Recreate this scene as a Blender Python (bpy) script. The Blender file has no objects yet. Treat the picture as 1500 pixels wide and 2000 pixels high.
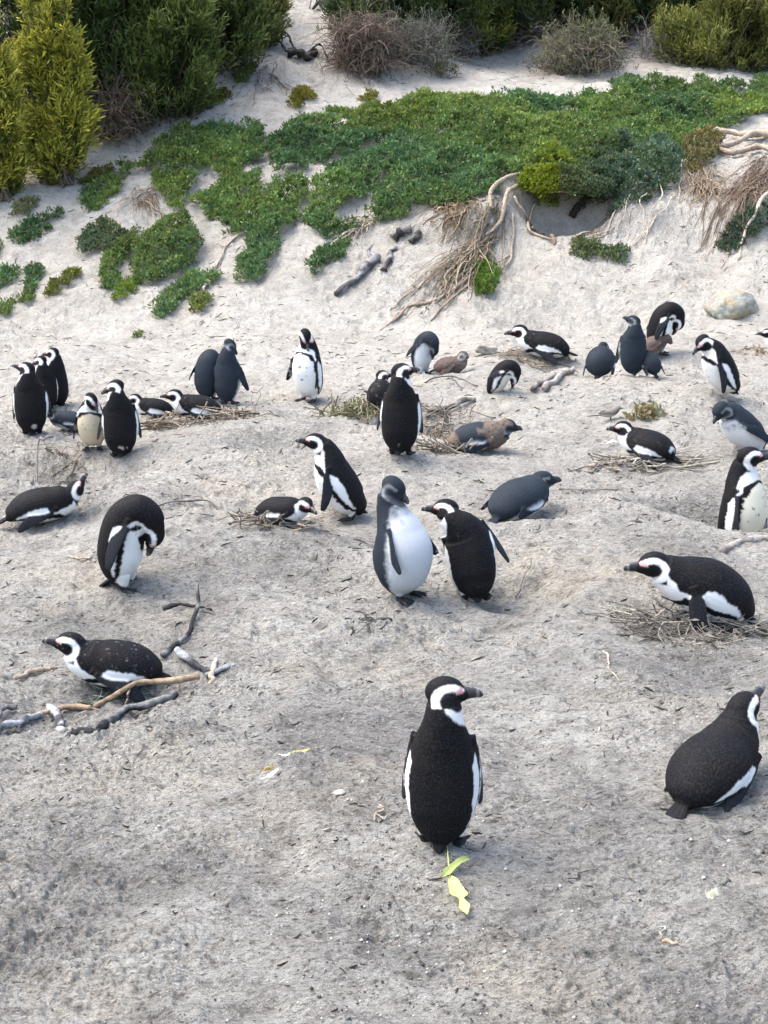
import bpy, bmesh, math, random
import numpy as np
from mathutils import Vector, Matrix, noise as mnoise

random.seed(7)
RNG = np.random.default_rng(11)
S = bpy.context.scene
COL = S.collection

# ------------------------------------------------------------------ camera, sky, sun
HC, PITCH, FPX = 2.4, math.radians(16.4), 2889.0          # eye height, tilt down, focal length (in 2000-px-high units)
cam_d = bpy.data.cameras.new('camera')
cam_d.sensor_fit = 'VERTICAL'; cam_d.sensor_height = 36.0; cam_d.lens = 52.0
cam_d.clip_start = 0.05; cam_d.clip_end = 500.0
cam = bpy.data.objects.new('camera', cam_d); COL.objects.link(cam)
cam.location = (0, 0, HC); cam.rotation_euler = (math.radians(90) - PITCH, 0, 0)
S.camera = cam

SUN_EL, SUN_AZ = math.radians(62), math.radians(-75)      # azimuth of the sun from +Y (away), positive to the right
world = bpy.data.worlds.new('World'); S.world = world; world.use_nodes = True
nt = world.node_tree
bg = nt.nodes['Background']; sky = nt.nodes.new('ShaderNodeTexSky')
sky.sky_type = 'NISHITA'; sky.sun_disc = False
sky.sun_elevation = SUN_EL; sky.sun_rotation = SUN_AZ
sky.air_density = 1.0; sky.dust_density = 4.0; sky.ozone_density = 1.0
nt.links.new(sky.outputs[0], bg.inputs[0]); bg.inputs[1].default_value = 0.15
sd = bpy.data.lights.new('sun', 'SUN'); sd.energy = 1.0; sd.angle = math.radians(55); sd.color = (1.0, 0.98, 0.94)
sun = bpy.data.objects.new('sun', sd); COL.objects.link(sun)
_sv = Vector((math.sin(SUN_AZ) * math.cos(SUN_EL), math.cos(SUN_AZ) * math.cos(SUN_EL), math.sin(SUN_EL)))
sun.rotation_euler = _sv.to_track_quat('Z', 'Y').to_euler()
S.view_settings.view_transform = 'Standard'; S.view_settings.look = 'None'
S.view_settings.gamma = 1.0; S.view_settings.exposure = 1.97; S.view_settings.use_curve_mapping = False
S.render.engine = 'CYCLES'
S.cycles.max_bounces = 6; S.cycles.diffuse_bounces = 3; S.cycles.glossy_bounces = 2

# ------------------------------------------------------------------ helpers
def sstep(a, b, x):
    t = np.clip((np.asarray(x, float) - a) / (b - a), 0, 1)
    return t * t * (3 - 2 * t)

def _hash(ix, iy, iz, seed):
    h = (ix.astype(np.int64) * 374761393 + iy.astype(np.int64) * 668265263 + iz.astype(np.int64) * 2147483647 + seed * 974634777) & 0xFFFFFFFF
    h = ((h ^ (h >> 13)) * 1274126177) & 0xFFFFFFFF
    h = ((h ^ (h >> 16)) * 2246822519) & 0xFFFFFFFF
    return ((h ^ (h >> 15)) & 0xFFFFFF) / float(0xFFFFFF) * 2 - 1

def noise2(x, y, seed=0):
    x = np.asarray(x, float); y = np.asarray(y, float)
    ix, iy = np.floor(x), np.floor(y); fx, fy = x - ix, y - iy
    u = fx * fx * fx * (fx * (fx * 6 - 15) + 10); v = fy * fy * fy * (fy * (fy * 6 - 15) + 10)
    z0 = np.zeros_like(ix)
    a = _hash(ix, iy, z0, seed); b = _hash(ix + 1, iy, z0, seed); c = _hash(ix, iy + 1, z0, seed); d = _hash(ix + 1, iy + 1, z0, seed)
    return (a * (1 - u) + b * u) * (1 - v) + (c * (1 - u) + d * u) * v

def noise3(p, seed=0):
    p = np.asarray(p, float); i = np.floor(p); f = p - i
    w = f * f * (3 - 2 * f)
    r = 0
    for dx in (0, 1):
        for dy in (0, 1):
            for dz in (0, 1):
                k = (w[:, 0] if dx else 1 - w[:, 0]) * (w[:, 1] if dy else 1 - w[:, 1]) * (w[:, 2] if dz else 1 - w[:, 2])
                r = r + k * _hash(i[:, 0] + dx, i[:, 1] + dy, i[:, 2] + dz, seed)
    return r

def mesh_np(name, V, F, mat=None, cols=None, smooth=False, parent=None, faces_n=None):
    """One mesh object from numpy arrays; F is (n,3) or (n,4), or a list of such arrays."""
    me = bpy.data.meshes.new(name)
    V = np.asarray(V, np.float32)
    Fs = F if isinstance(F, list) else [F]
    Fs = [np.asarray(f, np.int32) for f in Fs if len(f)]
    me.vertices.add(len(V)); me.vertices.foreach_set('co', V.ravel())
    li = np.concatenate([f.ravel() for f in Fs]); cnt = np.concatenate([np.full(len(f), f.shape[1], np.int32) for f in Fs])
    me.loops.add(len(li)); me.loops.foreach_set('vertex_index', li)
    me.polygons.add(len(cnt)); st = np.zeros(len(cnt), np.int32); st[1:] = np.cumsum(cnt)[:-1]
    me.polygons.foreach_set('loop_start', st); me.polygons.foreach_set('loop_total', cnt)
    if smooth: me.polygons.foreach_set('use_smooth', np.ones(len(cnt), bool))
    me.update(calc_edges=True); me.validate()
    if cols is not None: set_cols(me, cols)
    if mat: me.materials.append(mat)
    ob = bpy.data.objects.new(name, me); COL.objects.link(ob)
    if parent is not None: ob.parent = parent
    return ob

def set_cols(me, cols):
    c = np.ones((len(me.vertices), 4), np.float32); c[:, :3] = cols
    at = me.color_attributes.new('Col', 'FLOAT_COLOR', 'POINT'); at.data.foreach_set('color', c.ravel())

def tag(o, label=None, cat=None, group=None, kind=None):
    if label: o['label'] = label
    if cat: o['category'] = cat
    if group: o['group'] = group
    if kind: o['kind'] = kind
    return o

def empty(name, loc, rz=0.0):
    o = bpy.data.objects.new(name, None); COL.objects.link(o)
    o.empty_display_size = 0.1; o.location = loc; o.rotation_euler = (0, 0, rz)
    return o

# ------------------------------------------------------------------ materials
def new_mat(name):
    m = bpy.data.materials.new(name); m.use_nodes = True
    return m, m.node_tree.nodes, m.node_tree.links, m.node_tree.nodes['Principled BSDF']

def mat_attr(name, rough=0.8, spec=0.2, bump=None, bstr=0.3, bdist=0.01, transl=0.0, mult=None):
    m, N, L, b = new_mat(name)
    a = N.new('ShaderNodeAttribute'); a.attribute_name = 'Col'
    col = a.outputs['Color']
    b.inputs['Roughness'].default_value = rough
    b.inputs['Specular IOR Level'].default_value = spec
    tc = N.new('ShaderNodeTexCoord')
    if mult:                                   # fine colour variation of the thing itself
        nz = N.new('ShaderNodeTexNoise'); nz.inputs['Scale'].default_value = mult[0]; nz.inputs['Detail'].default_value = 4
        L.new(tc.outputs['Object'], nz.inputs['Vector'])
        mr = N.new('ShaderNodeMapRange'); mr.inputs[1].default_value = .3; mr.inputs[2].default_value = .7
        mr.inputs[3].default_value = mult[1]; mr.inputs[4].default_value = mult[2]; L.new(nz.outputs[0], mr.inputs[0])
        mx = N.new('ShaderNodeVectorMath'); mx.operation = 'SCALE'; L.new(col, mx.inputs[0]); L.new(mr.outputs[0], mx.inputs['Scale'])
        col = mx.outputs[0]
    L.new(col, b.inputs['Base Color'])
    if bump:
        nz = N.new('ShaderNodeTexNoise'); nz.inputs['Scale'].default_value = bump; nz.inputs['Detail'].default_value = 5
        L.new(tc.outputs['Object'], nz.inputs['Vector'])
        bp = N.new('ShaderNodeBump'); bp.inputs['Strength'].default_value = bstr; bp.inputs['Distance'].default_value = bdist
        L.new(nz.outputs[0], bp.inputs['Height']); L.new(bp.outputs[0], b.inputs['Normal'])
    if transl > 0:
        tr = N.new('ShaderNodeBsdfTranslucent'); L.new(col, tr.inputs[0])
        mx = N.new('ShaderNodeMixShader'); mx.inputs[0].default_value = transl
        L.new(b.outputs[0], mx.inputs[1]); L.new(tr.outputs[0], mx.inputs[2])
        L.new(mx.outputs[0], N['Material Output'].inputs[0])
    return m

M_LEAF = mat_attr('leaf', rough=0.6, spec=0.22, transl=0.28)
M_WOOD = mat_attr('weathered_wood', rough=0.85, spec=0.15, bump=90, bstr=.7, bdist=.006, mult=(45, .55, 1.35))
M_STONE = mat_attr('stone', rough=0.85, spec=0.2, bump=35, bstr=.8, bdist=.012, mult=(22, .7, 1.25))
M_LITTER = mat_attr('litter', rough=0.9, spec=0.1)
M_BILL = mat_attr('bill_horn', rough=0.38, spec=0.5)
m, N, L, b = new_mat('eye'); b.inputs['Base Color'].default_value = (.008, .006, .006, 1); b.inputs['Roughness'].default_value = .12
M_EYE = m

# plumage: colour from the mesh, small overlapping feathers as bump and as pale feather edges on the dark parts
m, N, L, b = new_mat('plumage'); M_PLUME = m
a = N.new('ShaderNodeAttribute'); a.attribute_name = 'Col'
fa = N.new('ShaderNodeAttribute'); fa.attribute_name = 'feather'
tc = N.new('ShaderNodeTexCoord')
nz = N.new('ShaderNodeTexNoise'); nz.inputs['Scale'].default_value = 60; nz.inputs['Detail'].default_value = 2
L.new(tc.outputs['Object'], nz.inputs['Vector'])
dist = N.new('ShaderNodeVectorMath'); dist.operation = 'MULTIPLY_ADD'; dist.inputs[1].default_value = (.5, .5, .5)
L.new(nz.outputs['Color'], dist.inputs[0]); L.new(fa.outputs['Vector'], dist.inputs[2])
vo = N.new('ShaderNodeTexVoronoi'); vo.feature = 'F1'; vo.inputs['Scale'].default_value = 1.0; vo.inputs['Randomness'].default_value = .75
L.new(dist.outputs[0], vo.inputs['Vector'])
rim = N.new('ShaderNodeMapRange'); rim.inputs[1].default_value = .38; rim.inputs[2].default_value = .75; rim.inputs[3].default_value = 0; rim.inputs[4].default_value = 1
L.new(vo.outputs['Distance'], rim.inputs[0])
add = N.new('ShaderNodeMix'); add.data_type = 'RGBA'; add.blend_type = 'ADD'; add.inputs[0].default_value = 1.0
scl = N.new('ShaderNodeVectorMath'); scl.operation = 'SCALE'; scl.inputs[0].default_value = (.0095, .010, .0115); L.new(rim.outputs[0], scl.inputs['Scale'])
L.new(a.outputs['Color'], add.inputs['A']); L.new(scl.outputs[0], add.inputs['B'])
L.new(add.outputs['Result'], b.inputs['Base Color'])
bp = N.new('ShaderNodeBump'); bp.inputs['Strength'].default_value = .30; bp.inputs['Distance'].default_value = .004; bp.invert = True
L.new(vo.outputs['Distance'], bp.inputs['Height']); L.new(bp.outputs[0], b.inputs['Normal'])
b.inputs['Roughness'].default_value = .62; b.inputs['Specular IOR Level'].default_value = .06

# sand: pale, trodden and grey near the viewer, cleaner and pinker up the slope; specks of charcoal and shell
m, N, L, b = new_mat('sand'); M_SAND = m
geo = N.new('ShaderNodeNewGeometry')
def nnode(scale, detail=5, rough=.55, dist=0, vec=None):
    n = N.new('ShaderNodeTexNoise'); n.inputs['Scale'].default_value = scale; n.inputs['Detail'].default_value = detail
    n.inputs['Roughness'].default_value = rough; n.inputs['Distortion'].default_value = dist
    L.new(vec or geo.outputs['Position'], n.inputs['Vector']); return n.outputs[0]
def mrange(v, a0, a1, b0=0., b1=1.):
    r = N.new('ShaderNodeMapRange'); r.inputs[1].default_value = a0; r.inputs[2].default_value = a1; r.inputs[3].default_value = b0; r.inputs[4].default_value = b1
    L.new(v, r.inputs[0]); return r.outputs[0]
def mixc(f, A, B, mode='MIX'):
    x = N.new('ShaderNodeMix'); x.data_type = 'RGBA'; x.blend_type = mode
    if isinstance(f, float): x.inputs[0].default_value = f
    else: L.new(f, x.inputs[0])
    for k, c in (('A', A), ('B', B)):
        if isinstance(c, tuple): x.inputs[k].default_value = c + (1,)
        else: L.new(c, x.inputs[k])
    return x.outputs['Result']
def math2(op, a_, b_):
    x = N.new('ShaderNodeMath'); x.operation = op
    for k, c in ((0, a_), (1, b_)):
        if isinstance(c, (int, float)): x.inputs[k].default_value = c
        else: L.new(c, x.inputs[k])
    return x.outputs[0]
sx = N.new('ShaderNodeSeparateXYZ'); L.new(geo.outputs['Position'], sx.inputs[0])
big = nnode(.55, 4)
upz = mrange(math2('ADD', sx.outputs['Y'], mrange(big, 0, 1, -2.5, 2.5)), 6.0, 13.5)
near = mixc(mrange(nnode(1.1, 6, .6, .4), .36, .66), (.285, .279, .257), (.545, .529, .472))
warm = mixc(mrange(nnode(.8, 4), .5, .72), near, (.56, .51, .415))
base = mixc(upz, warm, mixc(mrange(nnode(1.7, 6), .35, .65), (.52, .490, .425), (.605, .575, .505)))
dirt = mixc(mrange(nnode(7, 8, .7), .42, .68), base, mixc(1.0, base, (.72, .70, .68), 'MULTIPLY'))
stv = N.new('ShaderNodeMapping'); stv.inputs['Scale'].default_value = (1, 1.9, 1); stv.inputs['Rotation'].default_value = (0, 0, -.5); L.new(geo.outputs['Position'], stv.inputs['Vector'])
fine = mixc(math2('MULTIPLY', mrange(nnode(42, 6, .78, 0, stv.outputs[0]), .50, .66), mrange(upz, 0, 1, 1.0, .6)), dirt, mixc(1.0, dirt, (.30, .29, .28), 'MULTIPLY'))
mid_ = mixc(math2('MULTIPLY', mrange(nnode(13, 6, .7, .3, stv.outputs[0]), .50, .64), mrange(upz, 0, 1, 1.0, .45)), fine, mixc(1.0, fine, (.60, .59, .58), 'MULTIPLY'))
pale = mixc(mrange(nnode(62, 5, .75), .55, .68), mid_, mixc(.6, mid_, (.64, .62, .59)))
spk = N.new('ShaderNodeTexVoronoi'); spk.inputs['Scale'].default_value = 48; L.new(stv.outputs[0], spk.inputs['Vector'])
spkm = math2('MULTIPLY', mrange(spk.outputs['Distance'], .16, .10), mrange(nnode(6, 3), .5, .56))
final = mixc(math2('MULTIPLY', spkm, .8), pale, (.055, .05, .045))
grain = nnode(230, 3, .8)
gs = N.new('ShaderNodeVectorMath'); gs.operation = 'SCALE'; L.new(final, gs.inputs[0]); L.new(mrange(grain, .32, .68, .70, 1.30), gs.inputs['Scale'])
L.new(gs.outputs[0], b.inputs['Base Color'])
b.inputs['Roughness'].default_value = .95; b.inputs['Specular IOR Level'].default_value = .08
h1 = nnode(34, 7, .74, .2, stv.outputs[0]); h2 = nnode(120, 4, .7)
vc = N.new('ShaderNodeTexVoronoi'); vc.inputs['Scale'].default_value = 55; L.new(stv.outputs[0], vc.inputs['Vector'])
hh = math2('ADD', math2('ADD', h1, math2('MULTIPLY', h2, .4)), math2('MULTIPLY', math2('SUBTRACT', 1.0, vc.outputs['Distance']), .28))
bp = N.new('ShaderNodeBump'); bp.inputs['Strength'].default_value = 1.0; bp.inputs['Distance'].default_value = .045
L.new(hh, bp.inputs['Height']); L.new(bp.outputs[0], b.inputs['Normal'])
# ------------------------------------------------------------------ the ground
# two sections across the dune (distance from the viewer, height): an even slope on the left, a bank with an undercut edge on the right
PROF_L = np.array([(0, 0), (13.2, -.01), (14.3, .05), (15.6, .60), (16.6, 1.055), (17.7, 1.54), (19, 2.1), (20.6, 2.72), (22.6, 3.47), (28, 5.3), (40, 7.5), (140, 9)])
PROF_R = np.array([(0, 0), (13.2, -.01), (14.3, .05), (15.5, .55), (15.95, .80), (16.12, 1.10), (17.3, 1.56), (19.3, 2.13), (20.5, 2.38), (21.8, 2.62), (23.5, 3.35), (28, 5.6), (40, 8.0), (140, 9.5)])
_yy = np.linspace(0, 140, 7001)
def _smooth_prof(P, w):
    z = np.interp(_yy, P[:, 0], P[:, 1]); k = np.hanning(w); k /= k.sum()
    zz = np.convolve(np.pad(z, w // 2, 'edge'), k, 'valid')[:len(z)]
    return zz
ZL, ZR = _smooth_prof(PROF_L, 61), _smooth_prof(PROF_R, 15)
HOLLOWS = []          # (x, y, radius, depth, rim): scrapes and burrows the birds dug
def hollow(x, y, r, d, rim=.25, ax=1.0): HOLLOWS.append((x, y, r, d, rim, ax))

def dents(x, y, cell, seed, keep):
    """prints of webbed feet: shallow oblong dents, one per cell at most"""
    ix, iy = np.floor(x / cell), np.floor(y / cell); out = np.zeros_like(x); z0 = np.zeros_like(ix)
    for dx in (-1, 0, 1):
        for dy in (-1, 0, 1):
            cx, cy = ix + dx, iy + dy; h = _hash(cx, cy, z0, seed)
            px_ = (cx + .5 + .4 * _hash(cx, cy, z0, seed + 1)) * cell; py_ = (cy + .5 + .4 * _hash(cx, cy, z0, seed + 2)) * cell
            a = _hash(cx, cy, z0, seed + 3) * 3.14; u = (x - px_) * np.cos(a) + (y - py_) * np.sin(a); v = -(x - px_) * np.sin(a) + (y - py_) * np.cos(a)
            q = np.sqrt((u / .042) ** 2 + (v / .028) ** 2)
            out += (h > keep) * (-.011 * np.exp(-q ** 3) + .005 * np.exp(-((q - 1.35) / .35) ** 2))
    return out

def terrain(x, y, detail=0):
    x = np.asarray(x, float); y = np.asarray(y, float)
    wob = noise2(x * .35, y * .2 + 9, 3) * .45 + noise2(x * 1.3, y * .4, 4) * .22
    yw = y + np.where(y > 13, wob * sstep(13, 16, y), 0)
    wr = sstep(-.6, .9, x - (y - 15.5) * .05)
    z = np.interp(yw, _yy, ZL) * (1 - wr) + np.interp(yw, _yy, ZR) * wr
    z = z + (noise2(x * .9, y * .9, 1) * .06 + noise2(x * 2.1, y * 1.7, 2) * .036) * sstep(2.5, 6, y)
    z = z + noise2(x * .6 + 3, y * .6, 5) * .10 * sstep(15, 18, y)
    for hx, hy, r, d, rim, ax in HOLLOWS:
        q = np.sqrt(((x - hx) / ax) ** 2 + (y - hy) ** 2) / r
        near_ = q < 3
        if not near_.any(): continue
        z = z - np.where(near_, d * np.exp(-np.power(np.maximum(q, 1e-6), 3.2)), 0)
        z = z + np.where(near_, d * rim * np.exp(-((q - 1.35) / .38) ** 2) * np.where(y < hy, 1.0, .45), 0)
    if detail:
        mid = noise2(x * 6, y * 5, 6) * .016 + noise2(x * 13 + y * 4, y * 15, 7) * .012
        rot = (x * .88 + y * .47); rot2 = (-x * .47 + y * .88)
        f1 = noise2(rot * 24, rot2 * 38, 8); f2 = noise2(rot * 52, rot2 * 74, 9); f3 = noise2(x * 120, y * 120, 12)
        patch = .55 + .45 * noise2(x * .8, y * .8, 10) + .35 * noise2(x * 3, y * 3, 14)
        patch = np.clip(patch, .12, 1.4)
        z = z + mid + patch * (np.abs(f1) * .015 + f2 * .0075 + f3 * .0035)
        # scuffs and footprints
        trod = sstep(-.25, .35, noise2(x * .7 + 5, y * .7, 16)); z = z + dents(x, y, .15, 201, -.1) * (.35 + .65 * trod) + dents(x + .07, y + .05, .19, 231, .1) * trod
        c = noise2(x * 9, y * 9, 15); z = z - .018 * sstep(.40, .75, c) * patch
    return z

def ray(u, v):
    d = np.array([(u - 750) / FPX, 0, 0]); dy = (1000 - v) / FPX
    cp, sp = math.cos(PITCH), math.sin(PITCH)
    return np.array([(u - 750) / FPX, cp + dy * sp, -sp + dy * cp])
_T = np.arange(2.5, 40, .02)
def ground(u, v):
    """The point of the ground seen at (u, v) of the photograph."""
    d = ray(u, v); P = np.array([0, 0, HC]) + _T[:, None] * d
    h = P[:, 2] - terrain(P[:, 0], P[:, 1])
    i = np.argmax(h < 0)
    if h[i] >= 0: i = len(h) - 1
    t = _T[i - 1] + (_T[i] - _T[i - 1]) * h[i - 1] / (h[i - 1] - h[i] + 1e-9) if i > 0 else _T[i]
    p = np.array([0, 0, HC]) + t * d
    return np.array([p[0], p[1], float(terrain(p[0:1], p[1:2])[0])])
def plane_pt(u, v):
    d = ray(u, v); t = HC / -d[2]; return d[0] * t, d[1] * t
def project(P):
    P = np.atleast_2d(P); cp, sp = math.cos(PITCH), math.sin(PITCH)
    q = P - np.array([0, 0, HC]); dep = q[:, 1] * cp - q[:, 2] * sp; up = q[:, 1] * sp + q[:, 2] * cp
    return np.stack([750 + FPX * q[:, 0] / dep, 1000 - FPX * up / dep], 1)
def normal_at(x, y, e=.04):
    dx = (terrain(x + e, y) - terrain(x - e, y)) / (2 * e); dy = (terrain(x, y + e) - terrain(x, y - e)) / (2 * e)
    n = np.stack([-dx, -dy, np.ones_like(dx)], -1); return n / np.linalg.norm(n, axis=-1, keepdims=True)

# scrapes: (u, v) in the photograph, radius, depth
for u, v, r, d, rim, ax in [
    (1448, 1002, .33, .25, .08, 1.3), (1330, 1000, .22, .10, .2, 1.3),      # behind the lip at the right edge
    (1410, 755, .34, .16, .3, 1.3),                                        # dark bird stooping in its scrape
    (970, 752, .30, .14, .3, 1.3), (1080, 735, .40, .06, .1, 1.6),
    (1215, 722, .48, .09, .5, 1.8),
    (72, 908, .36, .40, .05, 1.9), (545, 882, .15, .16, .05, 2.2), (850, 852, .26, .18, .05, 1.6),
    (545, 1005, .24, .07, .25, 1.3), (690, 1010, .24, .04, .3, 1.4),
    (80, 1015, .34, .07, .4, 1.7), (1030, 1150, .20, .08, .1, 1.2), (1010, 1000, .3, .05, .3, 1.4),
    (225, 1335, .30, .07, .25, 1.3), (940, 885, .34, .05, .3, 1.5),
    (1380, 1215, .34, .05, .3, 1.5), (480, 1010, .2, .05, .1, 1.8), (810, 1300, .12, .05, .1, 1.5),
]:
    x, y = plane_pt(u, v); hollow(x, y, r, d, rim, ax)
# small mounds
for u, v, r, d in [(870, 800, .5, -.10), (1060, 785, .9, -.12), (420, 1090, .5, -.09), (40, 848, .35, -.05), (1330, 800, .6, -.09), (620, 880, .6, -.05), (330, 1060, .4, -.05), (1150, 1060, .6, -.07), (760, 1090, .4, -.04)]:
    x, y = plane_pt(u, v); hollow(x, y, r, d, 0, 1.6)
# the burrow under the overhanging mat
_bx, _by, _ = ground(1112, 438)
_bz = float(terrain(np.array([_bx]), np.array([_by + .40]))[0])
hollow(_bx, _by + .30, .30, .62, .05, 1.5)

def make_ground():
    a_f = np.linspace(-.33, .33, 900)
    k = np.linspace(0, 1, 60)[1:]; a_o = .33 + (1.35 - .33) * k ** 1.6
    ang = np.concatenate([-a_o[::-1], a_f, a_o])
    r = np.concatenate([np.linspace(.3, 2.9, 30)[:-1], np.exp(np.linspace(math.log(2.9), math.log(23.5), 1300)), np.exp(np.linspace(math.log(23.5), math.log(130), 60))[1:]])
    A, R_ = np.meshgrid(ang, r); X = np.tan(np.clip(A, -1.35, 1.35)) * R_; Y = R_
    Z = terrain(X.ravel(), Y.ravel(), 1)
    V = np.stack([X.ravel(), Y.ravel(), Z], 1)
    n, m_ = len(r), len(ang); i = np.arange(n * m_).reshape(n, m_)
    F = np.stack([i[:-1, :-1].ravel(), i[:-1, 1:].ravel(), i[1:, 1:].ravel(), i[1:, :-1].ravel()], 1)
    tag(mesh_np('sand_ground', V, F, M_SAND, smooth=True), kind='structure')
make_ground()

def overhang():
    """the root-bound lip of the bank that roofs the burrow"""
    bm = bmesh.new(); bmesh.ops.create_icosphere(bm, subdivisions=5, radius=1)
    V = np.array([v.co[:] for v in bm.verts]); F = np.array([[v.index for v in f.verts] for f in bm.faces]); bm.free()
    V = V * (1 + .30 * noise3(V * 2.1, 75) + .16 * noise3(V * 5, 76) + .07 * noise3(V * 13, 77))[:, None] * np.array([.44, .28, .06])
    o = mesh_np('bank_overhang', V + np.array([_bx + .03, _by + .50, _bz + .02]), F, M_SAND, smooth=True); tag(o, kind='structure')
overhang()
# ------------------------------------------------------------------ penguins
def nrm(v): v = np.asarray(v, float); return v / (np.linalg.norm(v, axis=-1, keepdims=True) + 1e-12)
def catmull(P, n):
    P = np.asarray(P, float); P = np.vstack([2 * P[0] - P[1], P, 2 * P[-1] - P[-2]])
    m_ = len(P) - 3; t = np.linspace(0, m_ - 1e-6, n); i = t.astype(int); f = (t - i)[:, None]
    a, b_, c, d = P[i], P[i + 1], P[i + 2], P[i + 3]
    return .5 * ((2 * b_) + (-a + c) * f + (2 * a - 5 * b_ + 4 * c - d) * f ** 2 + (-a + 3 * b_ - 3 * c + d) * f ** 3)

def loft(cs, lat, dor, ra, rb, seg=28, caps=True):
    """closed tube of elliptical rings; returns V, F(quads), F(tris)"""
    n = len(cs); th = np.linspace(0, 2 * math.pi, seg, endpoint=False)
    V = (cs[:, None] + lat[:, None] * (np.cos(th)[None, :, None] * ra[:, None, None]) + dor[:, None] * (np.sin(th)[None, :, None] * rb[:, None, None])).reshape(-1, 3)
    i = np.arange(n * seg).reshape(n, seg); j = np.roll(i, -1, 1)
    Q = np.stack([i[:-1].ravel(), j[:-1].ravel(), j[1:].ravel(), i[1:].ravel()], 1)
    V = np.vstack([V, cs[:1], cs[-1:]]); a = n * seg
    T = np.vstack([np.stack([np.full(seg, a), j[0], i[0]], 1), np.stack([np.full(seg, a + 1), i[-1], j[-1]], 1)])
    return V, Q, T
def tube(P, r, seg=8):
    P = np.asarray(P, float); n = len(P); r = np.broadcast_to(np.asarray(r, float), (n,))
    t = nrm(np.gradient(P, axis=0)); ref = np.tile([0.12, .31, .94], (n, 1)); bad = np.abs((t * ref).sum(1)) > .97; ref[bad] = [1, 0, 0]
    l = nrm(np.cross(ref, t)); d = np.cross(t, l)
    return loft(P, l, d, r, r, seg)
def ellipsoid(c, R, rad, nu=14, nv=20):
    th = np.linspace(0, math.pi, nu)[1:-1]; ph = np.linspace(0, 2 * math.pi, nv, endpoint=False)
    T, Ph = np.meshgrid(th, ph, indexing='ij')
    u = np.stack([np.cos(T), np.sin(T) * np.cos(Ph), np.sin(T) * np.sin(Ph)], -1).reshape(-1, 3)
    u = np.vstack([u, [[1, 0, 0], [-1, 0, 0]]])
    V = np.asarray(c) + (u * rad) @ np.asarray(R).T
    n = nu - 2; i = np.arange(n * nv).reshape(n, nv); j = np.roll(i, -1, 1)
    Q = np.stack([i[:-1].ravel(), i[1:].ravel(), j[1:].ravel(), j[:-1].ravel()], 1); a = n * nv
    Tt = np.vstack([np.stack([np.full(nv, a), i[0], j[0]], 1), np.stack([np.full(nv, a + 1), j[-1], i[-1]], 1)])
    return V, Q, Tt
def join(parts):
    Vs, Qs, Ts, o = [], [], [], 0
    for V, Q, T in parts:
        Vs.append(V); Qs.append(Q + o); Ts.append(T + o); o += len(V)
    return np.vstack(Vs), np.vstack(Qs), np.vstack(Ts)
def frame_of(fwd, up=(0, 0, 1), roll=0.):
    f = nrm(fwd); l = nrm(np.cross(up, f)); u = np.cross(f, l)
    if roll:
        c, s_ = math.cos(roll), math.sin(roll); l, u = c * l + s_ * u, c * u - s_ * l
    return np.stack([f, l, u], 1)

# spine points: x, y, z, half-width, half-depth (tail root -> top of the neck), then where the head sits
POSES = {
 'stand': ([(-.060, 0, .040, .040, .030), (-.044, 0, .068, .080, .064), (-.020, 0, .130, .113, .100), (.004, 0, .245, .124, .115), (.002, 0, .340, .112, .102), (-.010, 0, .405, .091, .084), (-.012, 0, .460, .069, .068), (-.003, 0, .505, .057, .058)], (.016, 0, .538)),
 'prone': ([(-.190, 0, .045, .040, .028), (-.160, 0, .068, .086, .062), (-.090, 0, .096, .119, .092), (-.005, 0, .110, .125, .101), (.068, 0, .126, .109, .095), (.120, 0, .158, .092, .086), (.146, 0, .192, .073, .073), (.157, 0, .218, .061, .062)], (.176, 0, .243)),
 'crouch': ([(-.180, 0, .048, .040, .030), (-.152, 0, .080, .085, .066), (-.095, 0, .130, .117, .105), (-.012, 0, .176, .125, .120), (.060, 0, .205, .112, .106), (.112, 0, .226, .094, .090), (.150, 0, .248, .075, .075), (.176, 0, .266, .062, .063)], (.206, 0, .283)),
 'hunch': ([(-.070, 0, .040, .042, .032), (-.056, 0, .070, .082, .066), (-.040, 0, .155, .117, .105), (-.024, 0, .255, .120, .110), (.004, 0, .345, .110, .102), (.058, 0, .392, .092, .088), (.112, 0, .376, .074, .072), (.138, 0, .330, .061, .061)], (.140, 0, .285)),
 'huddle': ([(-.120, 0, .045, .040, .030), (-.100, 0, .078, .090, .072), (-.055, 0, .130, .120, .108), (.000, 0, .172, .120, .112), (.050, 0, .212, .104, .098), (.078, 0, .245, .082, .080), (.090, 0, .275, .064, .064), (.098, 0, .297, .055, .056)], (.110, 0, .318)),
}
HS = 1.22                                   # skull, against the sizes written below
FL_W = np.array([(0, .034), (.12, .058), (.35, .066), (.6, .060), (.8, .050), (.93, .038), (1.0, .022)])
BLACK = np.array([.0065, .0063, .0070]); WHITE = np.array([.68, .68, .66]); SLATE = np.array([.017, .023, .030])

def lerp(a, b_, t): return a * (1 - t[:, None]) + b_ * t[:, None]

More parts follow.
